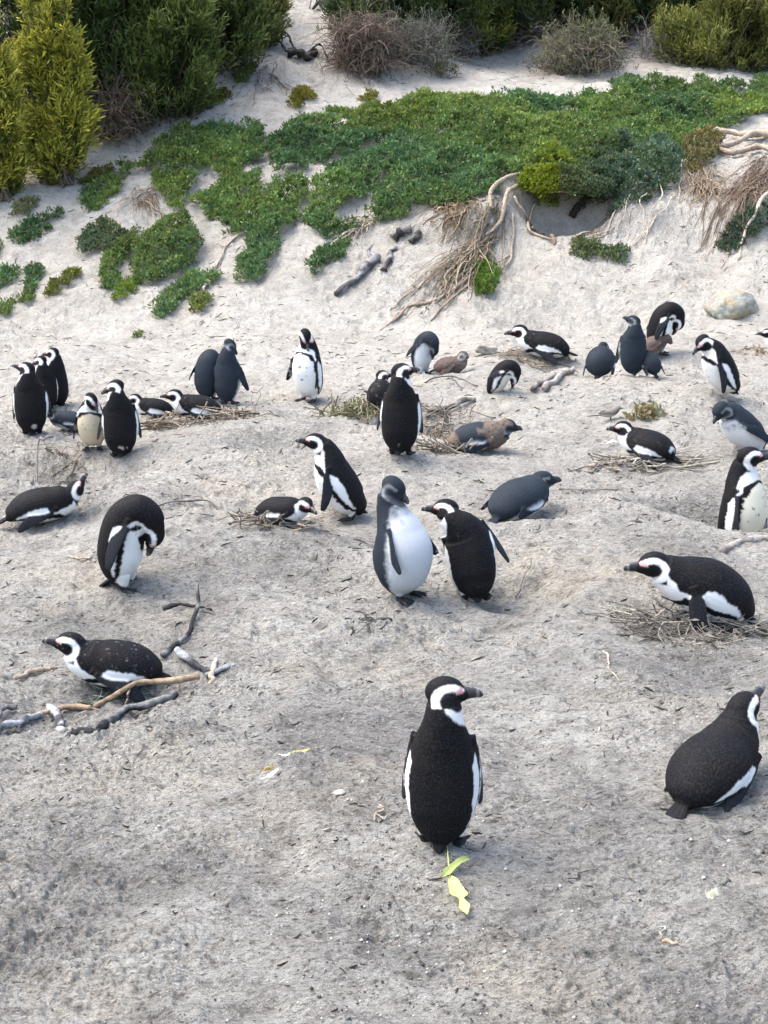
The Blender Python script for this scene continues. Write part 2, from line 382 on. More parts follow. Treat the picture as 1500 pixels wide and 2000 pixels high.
def penguin(px, yaw, pose='stand', kind='adult', sc=1.0, head=(0, 0, 0), headpos=None, neck=(0, 0, 0), lean=0., pitch=0., fl=None, sink=0.0, tuck=False,
            label='', voxel=None, group=None, belly=None, speck=0., at=None, feet=True, dz=0., roll=0., seed=0, pts=None, fat=1.0, tailup=0., xy=None, long=1.0, tuft=None, bk=None):
    pp, hp = POSES[pose] if pts is None else pts
    P = np.array(pp, float); hp = np.array(hp if headpos is None else headpos, float)
    P[:, 3:5] *= fat
    if long != 1.0:
        P[:, 2] *= long; hp[2] *= long
    standing = pose in ('stand', 'hunch')
    w = np.array([0, 0, 0, 0, .12, .38, .72, 1.0])[:, None]
    P[:, :3] += w * np.array(neck); hp += np.array(neck)
    def rot_y(Q, a, o):                        # lean forward by a
        c, s_ = math.cos(a), math.sin(a); q = Q - o; return np.stack([c * q[:, 0] + s_ * q[:, 2], q[:, 1], -s_ * q[:, 0] + c * q[:, 2]], 1) + o
    if lean:
        o = np.array([-.02, 0, .07]); a = math.radians(lean)
        P[1:, :3] = rot_y(P[1:, :3], a, o); hp = rot_y(hp[None], a, o)[0]
    if roll:
        c, s_ = math.cos(math.radians(roll)), math.sin(math.radians(roll))
        for Q in (P[1:, :3], hp[None]):
            z0 = .06; y_, z_ = Q[:, 1].copy(), Q[:, 2] - z0; Q[:, 1] = c * y_ - s_ * z_; Q[:, 2] = s_ * y_ + c * z_ + z0
    hy, hpit, hroll = [math.radians(a) for a in head]
    hf = np.array([math.cos(hy) * math.cos(hpit), math.sin(hy) * math.cos(hpit), math.sin(hpit)])
    HR = frame_of(hf, (0, 0, 1) if abs(hpit) < 1.4 else (math.cos(hy), math.sin(hy), .05), hroll)
    NS = 72
    C = catmull(P, NS); cs = C[:, :3]; ra = np.maximum(C[:, 3], .01); rb = np.maximum(C[:, 4], .01)
    t = nrm(np.gradient(cs, axis=0)); L_ = np.r_[0, np.cumsum(np.linalg.norm(np.diff(cs, axis=0), axis=1))]; s = L_ / L_[-1]
    dor = nrm(np.cross(t, np.tile([0, 1., 0], (NS, 1)))); lat = np.cross(dor, t)
    # the neck twists towards where the head looks
    back = -hf; k = sstep(.80, 1.0, s)[:, None]
    bproj = nrm(back - (t * back).sum(1, keepdims=True) * t + 1e-6)
    upd = nrm(HR[:, 2] - (t * HR[:, 2]).sum(1, keepdims=True) * t + 1e-6)
    along = np.abs((t * back).sum(1, keepdims=True)); bproj = nrm(bproj * (1 - along) + upd * along)
    dor2 = nrm(dor * (1 - k) + bproj * k); lat2 = np.cross(dor2, t)
    parts = [loft(cs, lat, dor, ra, rb, 32)]
    parts.append(ellipsoid(cs[0] + t[0] * .012, np.stack([t[0], lat[0], dor[0]], 1), (.03, ra[0], rb[0])))
    parts.append(ellipsoid(hp, HR, np.array((.053, .0405, .042)) * HS, 18, 24))
    parts.append(ellipsoid(hp + HR @ np.array([.032, 0, -.006]) * HS, HR, np.array((.034, .025, .024)) * HS))
    parts.append(ellipsoid(hp + HR @ np.array([.047, 0, -.006]) * HS, HR, np.array((.022, .0165, .0190)) * HS))
    # bridge between neck and head
    parts.append(tube(np.stack([cs[-4], (cs[-1] + hp) / 2, hp]), [ra[-4] * .92, .053, .045], 20))
    # tail: a stiff fan of feathers
    td = nrm(-t[0] * .8 + np.array([-1, 0, -.15 + tailup]) * .55)
    for kf in (-1.5, -.75, 0, .75, 1.5):
        d2 = nrm(td + lat[0] * kf * .20); R2 = frame_of(d2, dor[0]); Lf = (.030 if pose == 'stand' else .052) - .004 * abs(kf)
        tip_c = cs[0] + t[0] * .02 + d2 * (Lf + .004)
        parts.append(ellipsoid(tip_c, R2, (Lf, .0150, .009), 10, 10))
    # flippers
    FR = []
    ish = int(np.argmin(np.abs(s - .70)))
    for side, f in ((1, (fl or {}).get('L')), (-1, (fl or {}).get('R'))):
        if f == 'none': FR.append(None); continue
        default = (-1.0, .15, -.03) if standing else (-.90, .17, -.32)
        if tuck or pose == 'huddle': default = (-1.0, .04, -.10)
        f = f or default
        d_ = nrm(t[ish] * f[0] + lat[ish] * side * f[1] + dor[ish] * f[2])
        Sh = cs[ish] + lat[ish] * side * ra[ish] * .96 + dor[ish] * rb[ish] * (-.14 if standing else -.10)
        tw = f[3] if len(f) > 3 else -.40
        ax = dor[ish] if abs((dor[ish] * d_).sum()) < .72 else t[ish]
        ch = nrm(ax + lat[ish] * side * tw - d_ * (ax * d_).sum() - d_ * (lat[ish] * side * tw * d_).sum()); nr = np.cross(d_, ch)
        if (nr * lat[ish]).sum() * side < 0: nr = -nr
        flen = f[4] if len(f) > 4 else .235
        q = np.linspace(-.12, 1, 26); wv = np.interp(q, FL_W[:, 0], FL_W[:, 1]) * .56; th = np.interp(q, [-.12, 0, .2, 1], [.013, .013, .0085, .0045])
        bend = (-.022 * np.sin(np.clip(q, 0, 1) * math.pi * .9))
        cc = Sh + d_ * (q * flen)[:, None] + nr * (.010 * np.sin(np.clip(q, 0, 1) * 2.6))[:, None] - ch * bend[:, None] * .6
        parts.append(loft(cc, np.tile(ch, (26, 1)), np.tile(nr, (26, 1)), wv, th, 18))
        FR.append((Sh, d_, ch, nr, flen))
    # legs and webbed feet
    foot_pts = []
    if standing and feet:
        for side in (1, -1):
            fx, fy = .012, side * .052
            hip = np.array([-.012, side * .050, .085])
            parts.append(tube(np.array([hip, [fx - .020, fy, .045], [fx - .022, fy * 1.02, .014]]), [.038, .026, .015], 14))
            for ta in (-.36, 0, .36):
                a = side * .15 + ta; dd = np.array([math.cos(a), math.sin(a), 0]); ll = .088 if ta == 0 else .076
                b0 = np.array([fx - .030, fy, .011])
                parts.append(tube(np.stack([b0, b0 + dd * ll * .5 + [0, 0, .001], b0 + dd * ll * .92 - [0, 0, .003], b0 + dd * (ll + .012) - [0, 0, .006]]), [.0105, .0085, .007, .003], 10))
            wb = np.array([fx + .005, fy + side * .005, .0065]); parts.append(ellipsoid(wb, np.eye(3), (.040, .027, .0045), 10, 14))
    V, Q, T = join(parts)
    V = V * sc
    tmp = mesh_np('tmp', V, [Q, T])
    vs = voxel or .0055
    r_ = tmp.modifiers.new('r', 'REMESH'); r_.mode = 'VOXEL'; r_.voxel_size = vs; r_.adaptivity = 0
    sm = tmp.modifiers.new('s', 'SMOOTH'); sm.factor = .5; sm.iterations = 5 if vs < .0045 else 3
    dg = bpy.context.evaluated_depsgraph_get(); ev = tmp.evaluated_get(dg)
    me = bpy.data.meshes.new_from_object(ev)
    old = tmp.data; bpy.data.objects.remove(tmp); bpy.data.meshes.remove(old)
    me.name = 'body'; nv = len(me.vertices)
    W = np.empty(nv * 3, np.float32); me.vertices.foreach_get('co', W); W = W.reshape(-1, 3).astype(float) / sc
    # ---- which part of the bird each vertex belongs to, in body coordinates
    best = np.full(nv, 1e9); bi = np.zeros(nv, int)
    for i in range(NS):
        q = W - cs[i]; l_ = q @ lat[i] / ra[i]; d_ = q @ dor[i] / rb[i]; a_ = q @ t[i] / .016
        m2 = l_ * l_ + d_ * d_ + a_ * a_ * (1 if 0 < i < NS - 1 else .25)
        u = m2 < best; best[u] = m2[u]; bi[u] = i
    q = W - cs[bi]; ld = (q * lat2[bi]).sum(1) / ra[bi]; dd = (q * dor2[bi]).sum(1) / rb[bi]
    sv = np.clip(s[bi] + (q * t[bi]).sum(1) / L_[-1], 0, 1); rad = np.sqrt(best)
    phi = np.degrees(np.arctan2(np.abs(ld), dd)); sgn = np.sign(ld)
    H = (W - hp) @ HR / HS
    hm = np.sqrt((H[:, 0] / .056) ** 2 + (H[:, 1] / .043) ** 2 + (H[:, 2] / .045) ** 2)
    is_head = (hm < 1.12) | ((H[:, 0] > .02) & (hm < 1.6) & (np.abs(H[:, 1]) < .04) & (np.abs(H[:, 2]) < .04))
    is_head |= (np.hypot(H[:, 0], H[:, 1]) < .062) & (H[:, 2] > -.055) & (H[:, 2] < .02)
    is_head &= (H[:, 2] > -.055)
    s_of = seed * 17.3
    n1 = noise3(W * 130 + s_of, 21); n2 = noise3(W * 38 + s_of, 22); n3 = noise3(W * 14 + s_of, 23)
    j = n1 * 3.0 + n2 * 3.5 + n3 * 2.5
    col = np.tile(BLACK, (nv, 1))
    if kind == 'adult':
        ph = phi + j + (bk if bk is not None else (8 if pose in ('stand', 'hunch') else 0)) * (sv < .66)
        bck = np.interp(sv, [0, .05, .12, .3, .5, .60, .66, .72, .78, .84, .9, 1.0], [175, 125, 98, 86, 82, 84, 100, 108, 106, 104, 98, 88])
        fin = np.interp(sv, [0, .1, .3, .55, .66, .72, .765, .79, 1], [112, 118, 123, 123, 128, 142, 172, 190, 190])
        fout = np.interp(sv, [0, .1, .3, .55, .68, .76, .80, .828, 1], [100, 104, 107, 108, 111, 122, 150, 190, 190])
        bel = np.array(belly if belly is not None else WHITE)
        white = ph > bck; band = (ph > fout) & (ph < fin); inner = ph >= fin
        col[white] = WHITE
        col[inner] = bel * (1 - .06 * np.clip(n3[inner, None], -1, 1))
        col[band & white] = BLACK
        spots = inner & (noise3(W * 62 + s_of, 33) > .68) & (n1 > -.2) & (sv > .3) & (sv < .8); col[spots] = BLACK * 2
        soil = inner * np.clip(sstep(.30, .05, sv) * .6 + .35 * sstep(.15, .6, n3), 0, .7); col = lerp(col, np.tile([.46, .42, .35], (nv, 1)), soil * .55)
        col[sv < .04] = BLACK
        if tuft is not None:
            tf = ((sv - .060) / .035) ** 2 + ((phi * sgn - tuft) / 26) ** 2 + n2 * 1.2 + n1 * .8 < .6; col[tf] = WHITE * .6
        # brownish wear on the back
        bk = (~white) & (n3 > .1); col[bk] = BLACK * np.array([1.25, 1.12, 1.0])
        hx, hz = H[:, 0] + .0016 * n2, H[:, 2] + .0016 * n1
        rho = np.sqrt(((hx - .012) / 1.05) ** 2 + ((hz + .010) / .92) ** 2); ang = np.degrees(np.arctan2(hz + .010, hx - .012)) % 360
        outer = np.interp(ang, [0, 25, 60, 100, 140, 180, 220, 250, 285, 322, 335, 360], [.0, .043, .043, .043, .0435, .045, .047, .050, .060, .075, .0, .0])
        innr = np.interp(ang, [0, 25, 60, 100, 140, 180, 220, 260, 300, 360], [.08, .034, .026, .0250, .024, .0235, .0235, .028, .032, .08])
        hw = is_head & (rho > innr) & (rho < outer)
        hb = is_head & ~hw
        col[hw] = WHITE; col[hb] = BLACK
        throat = is_head & (H[:, 2] < -.026) & (hx < .0); 
        pink = is_head & (H[:, 0] > .026) & (H[:, 0] < .050) & (H[:, 2] > .004) & (H[:, 2] < .004 + (H[:, 0] - .020) * .60) & (np.abs(H[:, 1]) > .012)
        col[pink] = (.62, .30, .29)
        # collar under the head carries on from the cheeks
        col_n = (~is_head) & (sv > .86)
        cw = col_n & (ph > bck) ; col[cw] = WHITE
    elif kind in ('juvenile', 'moulting', 'downy'):
        ph = phi + j * 1.2
        edge = np.interp(sv, [0, .05, .12, .3, .5, .62, .7, .78, .86, 1.0], [170, 112, 98, 92, 90, 94, 108, 112, 122, 150])
        k = sstep(-9, 9, ph - edge)
        bel = np.array(belly if belly is not None else (.52, .54, .55))
        col = lerp(np.tile(SLATE, (nv, 1)) * (1 + .18 * n3[:, None]), np.tile(bel, (nv, 1)) * (1 + .06 * n3[:, None]), k)
        # neck fades from grey throat to the pale breast
        tk = sstep(.68, .95, sv + .09 * n2 + .04 * n1) * (~is_head); col = lerp(col, np.tile(SLATE * 1.6, (nv, 1)), tk * k * .92)
        col = col
        hcol = np.tile(SLATE * .85, (nv, 1))
        rho = np.sqrt((H[:, 0] - .014) ** 2 + ((H[:, 2] + .010) / .92) ** 2)
        cheek = np.exp(-((rho - .031) / .008) ** 2) * (H[:, 0] < .03) * (H[:, 2] < .02)
        low = sstep(-.010, -.032, H[:, 2])
        hcol = lerp(hcol, np.tile([.20, .21, .22], (nv, 1)), np.clip(cheek * .75 + low * .45 + .12 * n2 * low, 0, 1))
        hk = sstep(1.30, .95, hm) * sstep(-.060, -.036, H[:, 2]); hk = np.maximum(hk, is_head & (H[:, 2] > -.036)); col = lerp(col, hcol, np.clip(hk, 0, 1))
        if kind == 'moulting':                  # brown down left on the neck and the rump
            dn = sstep(.60, .66, sv + .03 * n2) * (~is_head) + is_head * sstep(-.005, -.022, H[:, 0] + .004 * n2)
            dn = np.clip(dn + sstep(.20, .13, sv + .03 * n2) + .9 * sstep(.05, .25, n3) * (sv > .5), 0, 1)
            col = lerp(col, np.tile([.125, .095, .075], (nv, 1)) * (1 + .35 * n1[:, None]), dn)
        if kind == 'downy':
            dn = np.ones(nv)
            col = np.tile([.085, .062, .054], (nv, 1)) * (1 + .3 * n1[:, None] + .25 * n3[:, None])
            pal = sstep(110, 150, phi) * (~is_head); col = lerp(col, np.tile([.22, .19, .17], (nv, 1)), pal * .6)
            if label.find('pale face') >= 0:
                col[is_head] = lerp(col[is_head], np.tile([.34, .34, .34], (is_head.sum(), 1)), (np.exp(-((rho[is_head] - .028) / .010) ** 2) * (H[is_head, 0] > -.02)) * .8)
    # flippers
    for side, fr in zip((1, -1), FR):
        if fr is None: continue
        Sh, d_, ch, nr, flen = fr; q = W - Sh; fa_ = q @ d_ / flen; fc = q @ ch; fn = q @ nr
        wv = np.interp(fa_, FL_W[:, 0], FL_W[:, 1]) * .56
        isf = (fa_ > .04) & (fa_ < 1.06) & (np.abs(fc - .006) < wv * 1.25 + .006) & (np.abs(fn - .010 * np.sin(np.clip(fa_, 0, 1) * 2.6)) < .016) & (rad > 1.07)
        up_ = (q @ nr) > (.010 * np.sin(np.clip(fa_, 0, 1) * 2.6) - .0015)
        dark = (np.array([.016, .017, .020]) if kind == 'adult' else SLATE * .75)
        if kind == 'downy': dark = np.array([.075, .055, .048])
        col[isf] = dark * (1 + .3 * n3[isf, None])
        und = isf & ~up_
        pat = sstep(-.1, .15, n2[und] + .3 * n3[und] - .1)
        col[und] = lerp(np.tile(dark, (und.sum(), 1)), np.tile([.30, .29, .28], (und.sum(), 1)), pat * (np.abs(fc[und] - .006) < wv[und] * .7))
        # pale trailing edge
        te = isf & (fc < -.8 * wv) & (fa_ > .25) & (kind == 'adult'); col[te] = np.array([.09, .09, .09])
    # tail feathers, feet
    tl = ((W - cs[0]) @ td > .018) & (sv < .06); col[tl] = BLACK * 1.3 if kind != 'juvenile' else SLATE * .7
    if standing and feet:
        ft = (W[:, 2] < .030) & (W[:, 0] > -.035) & (np.abs(W[:, 1]) < .13) & (rad > .9)
        col[ft] = (.022, .021, .021)
        pk = ft & (n2 > .5); col[pk] = (.07, .06, .06)
    if speck > 0:                               # sand thrown over the back
        sp = (n1 > 1.0 - speck) & (col.mean(1) < .06) & (noise3(W * 230 + 5 + s_of, 31) > .15); col[sp] = (.30, .28, .25)
    ed = np.empty(len(me.edges) * 2, np.int32); me.edges.foreach_get('vertices', ed); ed = ed.reshape(-1, 2)
    for _ in range(2):                          # feather edges are not razor sharp
        acc = col.copy(); cn = np.ones(nv)
        for k_ in range(3): acc[:, k_] += np.bincount(ed[:, 0], col[ed[:, 1], k_], nv) + np.bincount(ed[:, 1], col[ed[:, 0], k_], nv)
        cn += np.bincount(ed[:, 0], minlength=nv) + np.bincount(ed[:, 1], minlength=nv); col = acc / cn[:, None]
    col = np.clip(col, .003, .9)
    set_cols(me, col)
    fe = np.stack([sv * L_[-1] / .0082, np.arctan2(ld, dd) * np.clip(ra[bi], .03, .2) / .0070, np.zeros(nv)], 1)
    hd = is_head; fe[hd] = W[hd] / .0042
    at_ = me.attributes.new('feather', 'FLOAT_VECTOR', 'POINT'); at_.data.foreach_set('vector', fe.astype(np.float32).ravel())
    # down is shaggy
    if kind in ('moulting', 'downy'):
        nn = np.empty(nv * 3, np.float32); me.vertices.foreach_get('normal', nn); nn = nn.reshape(-1, 3)
        W2 = W * sc + nn * ((np.abs(n1) * .006 + n2 * .003) * np.clip(dn, 0, 1))[:, None]
        me.vertices.foreach_set('co', W2.astype(np.float32).ravel())
    me.polygons.foreach_set('use_smooth', np.ones(len(me.polygons), bool)); me.update()
    me.materials.clear(); me.materials.append(M_PLUME)
    # ---- place
    if xy is None:
        g = ground(*px) if at is None else at
    else: g = np.array([xy[0], xy[1], float(terrain(np.array([xy[0]]), np.array([xy[1]]))[0])])
    root = empty('penguin', (g[0], g[1], g[2] - sink + dz), math.radians(yaw))
    bo = bpy.data.objects.new('body', me); COL.objects.link(bo); bo.parent = root
    # bill
    q = np.linspace(0, 1, 15); bl = .068 if kind == 'adult' else .052
    if kind == 'downy': bl = .036
    up = np.interp(q, [0, .3, .6, .85, .95, 1], [.0250, .0205, .0165, .0130, .0080, .0020]); wd = np.interp(q, [0, .4, .8, 1], [.0180, .0130, .0095, .0020])
    ccx = .046 * HS + q * bl; ccz = -.007 - .006 * np.clip(q - .7, 0, 1) ** 1.3 / .21 * .9 + .002 * np.sin(q * 3)
    cb = np.stack([ccx, 0 * q, ccz], 1)
    Vb, Qb, Tb = loft(cb, np.tile([0, 1., 0], (15, 1)), np.tile([0, 0, 1.], (15, 1)), wd, up, 14)
    cb_ = np.tile([.018, .017, .018], (len(Vb), 1)); qq = (Vb[:, 0] - .046 * HS) / bl
    if kind == 'adult':
        bandm = (qq > .66) & (qq < .82); cb_[bandm] = (.12, .115, .11)
    else: cb_[qq > .75] = (.05, .05, .05)
    side_l = np.abs(Vb[:, 2] - np.interp(Vb[:, 0], ccx, ccz) + .001) < .0008; cb_[side_l] = (.006, .006, .006)
    Vb = ((hp + Vb @ HR.T) * sc)
    mesh_np('bill', Vb, [Qb, Tb], M_BILL, cb_, smooth=True, parent=root)
    for side in (1, -1):
        ec = hp + HR @ np.array([.0255, side * .0338, .0065]) * HS
        Ve, Qe, Te = ellipsoid(ec * sc, HR, (.0062 * sc, .0056 * sc, .0062 * sc), 10, 12)
        mesh_np('eye', Ve, [Qe, Te], M_EYE, smooth=True, parent=root)
    tag(root, label, 'penguin', group or ('adult penguins' if kind == 'adult' else 'young penguins'))
    return root
# ------------------------------------------------------------------ the colony
V1, V2, V3 = .0034, .0042, .0055
# nearest two
penguin((862, 1648), 84, 'stand', sc=.98, head=(-88, 2, 0), voxel=.003, seed=1, bk=24, pts=([(-.060, 0, .040, .036, .028), (-.046, 0, .070, .074, .060), (-.020, 0, .130, .108, .098), (.004, 0, .230, .123, .114), (.002, 0, .325, .112, .102), (-.010, 0, .395, .088, .082), (-.014, 0, .455, .066, .066), (-.006, 0, .505, .057, .058)], (.014, 0, .542)), neck=(0, -.004, 0), fl={'L': (-1, .13, .02), 'R': (-1, .13, .02)},
  label='nearest penguin, standing with its back to us and its head turned right')
penguin((1392, 1540), 50, 'prone', sc=1.10, head=(-8, 24, 0), voxel=.003, seed=2, sink=.025, tuck=True, fat=.97,
  label='black penguin lying on its belly at the lower right edge, seen from behind')
# left
penguin((225, 1342), 188, 'prone', sc=.98, head=(-4, 12, 0), voxel=.0032, seed=3, neck=(0, 0, -.03), speck=.25,
  label='penguin lying among driftwood sticks on the left, bill raised to the left')
penguin((252, 1150), -8, 'hunch', sc=1.0, head=(-14, -106, 0), voxel=.0036, seed=44, tailup=.5, fl={'R': (-.85, .30, -.45)},
  label='penguin bent over double preening its own belly, left of the centre')
penguin((85, 1022), 14, 'prone', sc=1.0, neck=(.01, 0, -.06), head=(20, 52, 0), voxel=.004, seed=5,
  label='penguin lying at the left edge with its bill pointing up to the right')
# centre
penguin((684, 1012), 182, 'stand', sc=.95, head=(0, 8, 0), lean=24, fat=1.08, voxel=.0036, seed=6, tailup=.7, fl={'L': (-.9, .3, -.42), 'R': (-1, .2, -.1)},
  label='upright penguin in profile facing left, standing beside a lying one')
penguin((552, 1018), -22, 'prone', sc=.80, head=(-30, -12, 0), headpos=(.185, -.02, .165), neck=(0, 0, 0), voxel=.004, seed=7, sink=.02,
  pts=([(-.185, 0, .050, .034, .026), (-.155, 0, .068, .075, .055), (-.085, 0, .090, .104, .086), (.005, 0, .098, .110, .094), (.080, 0, .112, .096, .086), (.125, 0, .125, .074, .070), (.150, 0, .138, .055, .055), (.165, 0, .150, .046, .047)], (.185, 0, .165)),
  label='small-looking penguin lying tucked at the feet of the upright one facing left')
penguin((794, 1168), -32, 'stand', 'juvenile', sc=1.0, fat=1.22, lean=-12, belly=(.44, .46, .47), head=(0, -34, 0), voxel=.0034, seed=8, pts=([(-.070, 0, .045, .042, .032), (-.052, 0, .075, .084, .068), (-.018, 0, .135, .113, .106), (.012, 0, .235, .116, .120), (.010, 0, .325, .101, .094), (-.008, 0, .395, .073, .068), (-.018, 0, .450, .055, .055), (-.008, 0, .495, .049, .050)], (.016, 0, .525)), tailup=.5, neck=(.01, 0, .02), fl={'R': (-1, .30, -.12), 'L': (-1, .35, -.1)},
  label='slate grey young penguin with white belly, standing and bowing to its black neighbour')
penguin((928, 1172), 94, 'stand', sc=.98, bk=16, head=(86, 4, 0), neck=(.0, .085, -.055), lean=10, roll=-8, voxel=.0034, seed=9, tuft=25, speck=.05, fl={'R': (-1, .15, .0), 'L': (-1, .1, .0)}, tailup=.2,
  label='black penguin seen from behind, reaching its bill left to a grey young bird')
penguin((1015, 1012), 48, 'prone', 'juvenile', sc=1.1, head=(-40, 4, 0), voxel=.004, seed=10, neck=(.01, 0, -.075), tuck=True,
  label='blue-grey young penguin lying on the sand behind the greeting pair')
penguin((1372, 1212), 184, 'crouch', sc=1.18, head=(2, -2, 0), voxel=.0034, seed=11, sink=.05, fl={'L': (-.62, .20, -.78)},
  label='penguin crouched on a twig nest at the right edge facing left')
penguin((1446, 1030), -42, 'stand', sc=1.14, head=(52, 0, 0), voxel=.0038, seed=12, belly=(.62, .58, .44), feet=False, xy=plane_pt(1450, 1002), sink=.05,
  label='penguin with yellowish belly standing in a sand scrape at the right edge')
penguin((935, 884), 2, 'prone', 'moulting', sc=.98, head=(-6, -6, 0), neck=(.01, 0, -.06), voxel=.004, seed=13,
  label='moulting chick lying flat, dark body with brown down round the neck')
penguin((782, 888), 80, 'stand', sc=1.0, head=(-66, 6, 0), voxel=.0042, seed=14, tuft=25, tailup=.1, fl={'R': (-1, .12, .06), 'L': (-1, .24, 0)},
  label='standing penguin seen from behind with bill turned right, behind the moulting chick')
penguin((742, 800), 78, 'huddle', sc=.74, head=(-72, 2, 0), voxel=.005, seed=15, speck=.35,
  label='penguin sitting on a green-grey nest, sand on its back, seen from behind')
penguin((602, 784), -126, 'stand', sc=.98, head=(62, -60, 0), neck=(.02, .01, -.01), voxel=.0042, seed=16, fl={'R': (-1, .42, .1), 'L': (-1, .06, -.05)},
  label='white-fronted penguin standing alone facing us with its head bowed')
penguin((446, 788), 58, 'stand', 'juvenile', sc=.86, head=(-40, -50, 0), neck=(.02, -.01, -.02), voxel=.0045, seed=17, fl={'R': (-1, .42, -.05)},
  label='front one of two grey young penguins standing close, head bowed right')
penguin((408, 780), 70, 'hunch', 'juvenile', sc=.80, head=(10, -70, 0), voxel=.0045, seed=18,
  label='grey young penguin stooping behind its neighbour, head hidden')
# left group
penguin((64, 850), 98, 'stand', sc=.92, head=(70, 14, 0), neck=(0, .01, -.03), voxel=.0042, seed=19, tuft=-20,
  label='leftmost standing penguin, black back to us and bill to the left')
penguin((92, 802), 100, 'stand', sc=.72, head=(62, -20, 0), neck=(.0, .03, -.02), voxel=.0045, seed=20,
  label='penguin half hidden behind the leftmost standing one, crown tilted left')
penguin((112, 795), 148, 'stand', sc=.76, head=(20, -10, 0), voxel=.0045, seed=21,
  label='rear penguin of the left trio, white-ringed face looking left')
penguin((135, 840), 182, 'prone', 'juvenile', sc=.66, head=(0, -10, 0), neck=(0, 0, -.06), voxel=.005, seed=22,
  label='grey young penguin lying behind the standing birds on the left')
penguin((182, 878), -84, 'stand', sc=.80, head=(58, -55, 0), neck=(.06, .02, -.06), lean=8, voxel=.0042, seed=23, belly=(.55, .47, .33),
  label='penguin with a yellow-stained belly preening its shoulder, behind a black back')
penguin((238, 892), 96, 'stand', sc=.92, head=(78, -22, 0), neck=(0, .02, -.02), voxel=.0042, seed=24, tuft=-20, fl={'L': (-1, .34, 0), 'R': (-1, .1, 0)},
  label='standing black back with white collar on the left, in front of a yellow-bellied penguin')
penguin((300, 818), 186, 'prone', sc=.72, head=(0, -2, 0), neck=(0, 0, -.03), voxel=.005, seed=25,
  label='penguin lying flat behind a nesting one, grey flipper showing')
penguin((385, 820), 186, 'prone', sc=.86, head=(0, 0, 0), neck=(0, 0, -.03), voxel=.0045, seed=26, speck=.2,
  label='penguin lying on a brushwood nest facing left, black back turned')
# right back
penguin((828, 732), -42, 'hunch', 'juvenile', sc=.80, head=(10, -98, 0), voxel=.005, seed=27,
  label='grey young penguin stooping with its white breast to us, beside a brown chick')
penguin((880, 732), -25, 'prone', 'downy', sc=.72, head=(-24, 0, 0), neck=(-.02, 0, .0), voxel=.005, seed=28,
  label='small brown downy chick with pale face lying beside a stooping young bird')
penguin((1060, 700), 172, 'prone', sc=1.12, head=(8, -6, 0), neck=(.01, 0, -.03), voxel=.0045, seed=29, speck=.2, tailup=.4,
  label='penguin lying by itself facing left next to a brick-like stone')
penguin((970, 764), -14, 'hunch', sc=.66, head=(-10, -100, 0), voxel=.005, seed=30, sink=.05, belly=(.60, .57, .48), lean=18, feet=False,
  label='penguin with its head down in a burrow, only rump and flank showing')
penguin((1172, 738), 72, 'huddle', 'juvenile', sc=.86, head=(-10, -20, 0), neck=(0, 0, -.05), voxel=.005, seed=31, fat=1.1,
  label='blue-black young penguin lying hunched left of a standing young one')
penguin((1234, 734), 98, 'stand', 'juvenile', sc=.84, head=(66, 22, 0), neck=(0, 0, -.04), voxel=.0045, seed=32, feet=False,
  label='blue-black young penguin standing with bill up left, among huddled chicks')
penguin((1268, 734), 112, 'huddle', 'juvenile', sc=.62, head=(0, -30, 0), neck=(0, 0, -.06), voxel=.005, seed=33,
  label='dark young penguin lying to the right of the standing young one, mostly hidden')
penguin((1278, 700), -8, 'huddle', 'downy', sc=.72, head=(0, -35, 0), neck=(.03, 0, -.07), voxel=.005, seed=34,
  label='brown downy chick huddled against a preening adult')
penguin((1292, 692), -6, 'hunch', sc=.98, head=(-20, -112, 0), voxel=.0042, seed=35, fl={'R': (-.95, .25, -.35)},
  label='penguin bent over preening with its white face ring showing, behind a brown chick')
penguin((1418, 776), 192, 'stand', sc=1.0, head=(22, -38, 0), neck=(.05, 0, -.06), lean=22, voxel=.0042, seed=36, feet=False, fl={'L': (-.9, .25, -.35)},
  label='penguin stooping in a scrape at the right, bill pointing down left')
penguin((1262, 898), 148, 'prone', sc=.92, head=(38, 2, 0), neck=(0, .02, -.03), voxel=.0042, seed=37, tuft=20, speck=.12, fat=1.05,
  label='penguin lying on a flat twig nest facing left near the right, white rump patch')
penguin((1470, 884), 206, 'stand', 'juvenile', sc=.98, head=(16, -44, 0), neck=(.03, 0, -.07), lean=42, voxel=.004, seed=38, belly=(.58, .59, .59), fl={'L': (-1, .3, .25)},
  label='grey young penguin leaning forward at the right edge, head bowed and belly white')
penguin((1530, 696), 180, 'prone', sc=.86, head=(0, 0, 0), voxel=.005, seed=39,
  label='penguin cut off by the right edge in the back row, only bill showing')
# ==== plants ------------------------------------------------------------------
def inside(poly, u, v):
    poly = np.asarray(poly, float); r = np.zeros(len(u), bool); j = len(poly) - 1
    for i in range(len(poly)):
        xi, yi = poly[i]; xj, yj = poly[j]
        c = ((yi > v) != (yj > v)) & (u < (xj - xi) * (v - yi) / (yj - yi + 1e-9) + xi)
        r ^= c; j = i
    return r
def tubes(Pt, r, seg=5):
    """many strands at once: Pt (n, m, 3), r (n, m)"""
    n, m_, _ = Pt.shape; t = nrm(np.gradient(Pt, axis=1)); ref = np.broadcast_to(np.array([.13, .37, .92]), t.shape)
    l = nrm(np.cross(ref, t)); d = np.cross(t, l); th = np.linspace(0, 2 * math.pi, seg, endpoint=False)
    V = Pt[:, :, None] + r[:, :, None, None] * (l[:, :, None] * np.cos(th)[:, None] + d[:, :, None] * np.sin(th)[:, None])
    idx = np.arange(n * m_ * seg).reshape(n, m_, seg); j = np.roll(idx, -1, 2)
    F = np.stack([idx[:, :-1], j[:, :-1], j[:, 1:], idx[:, 1:]], -1).reshape(-1, 4)
    return V.reshape(-1, 3), F
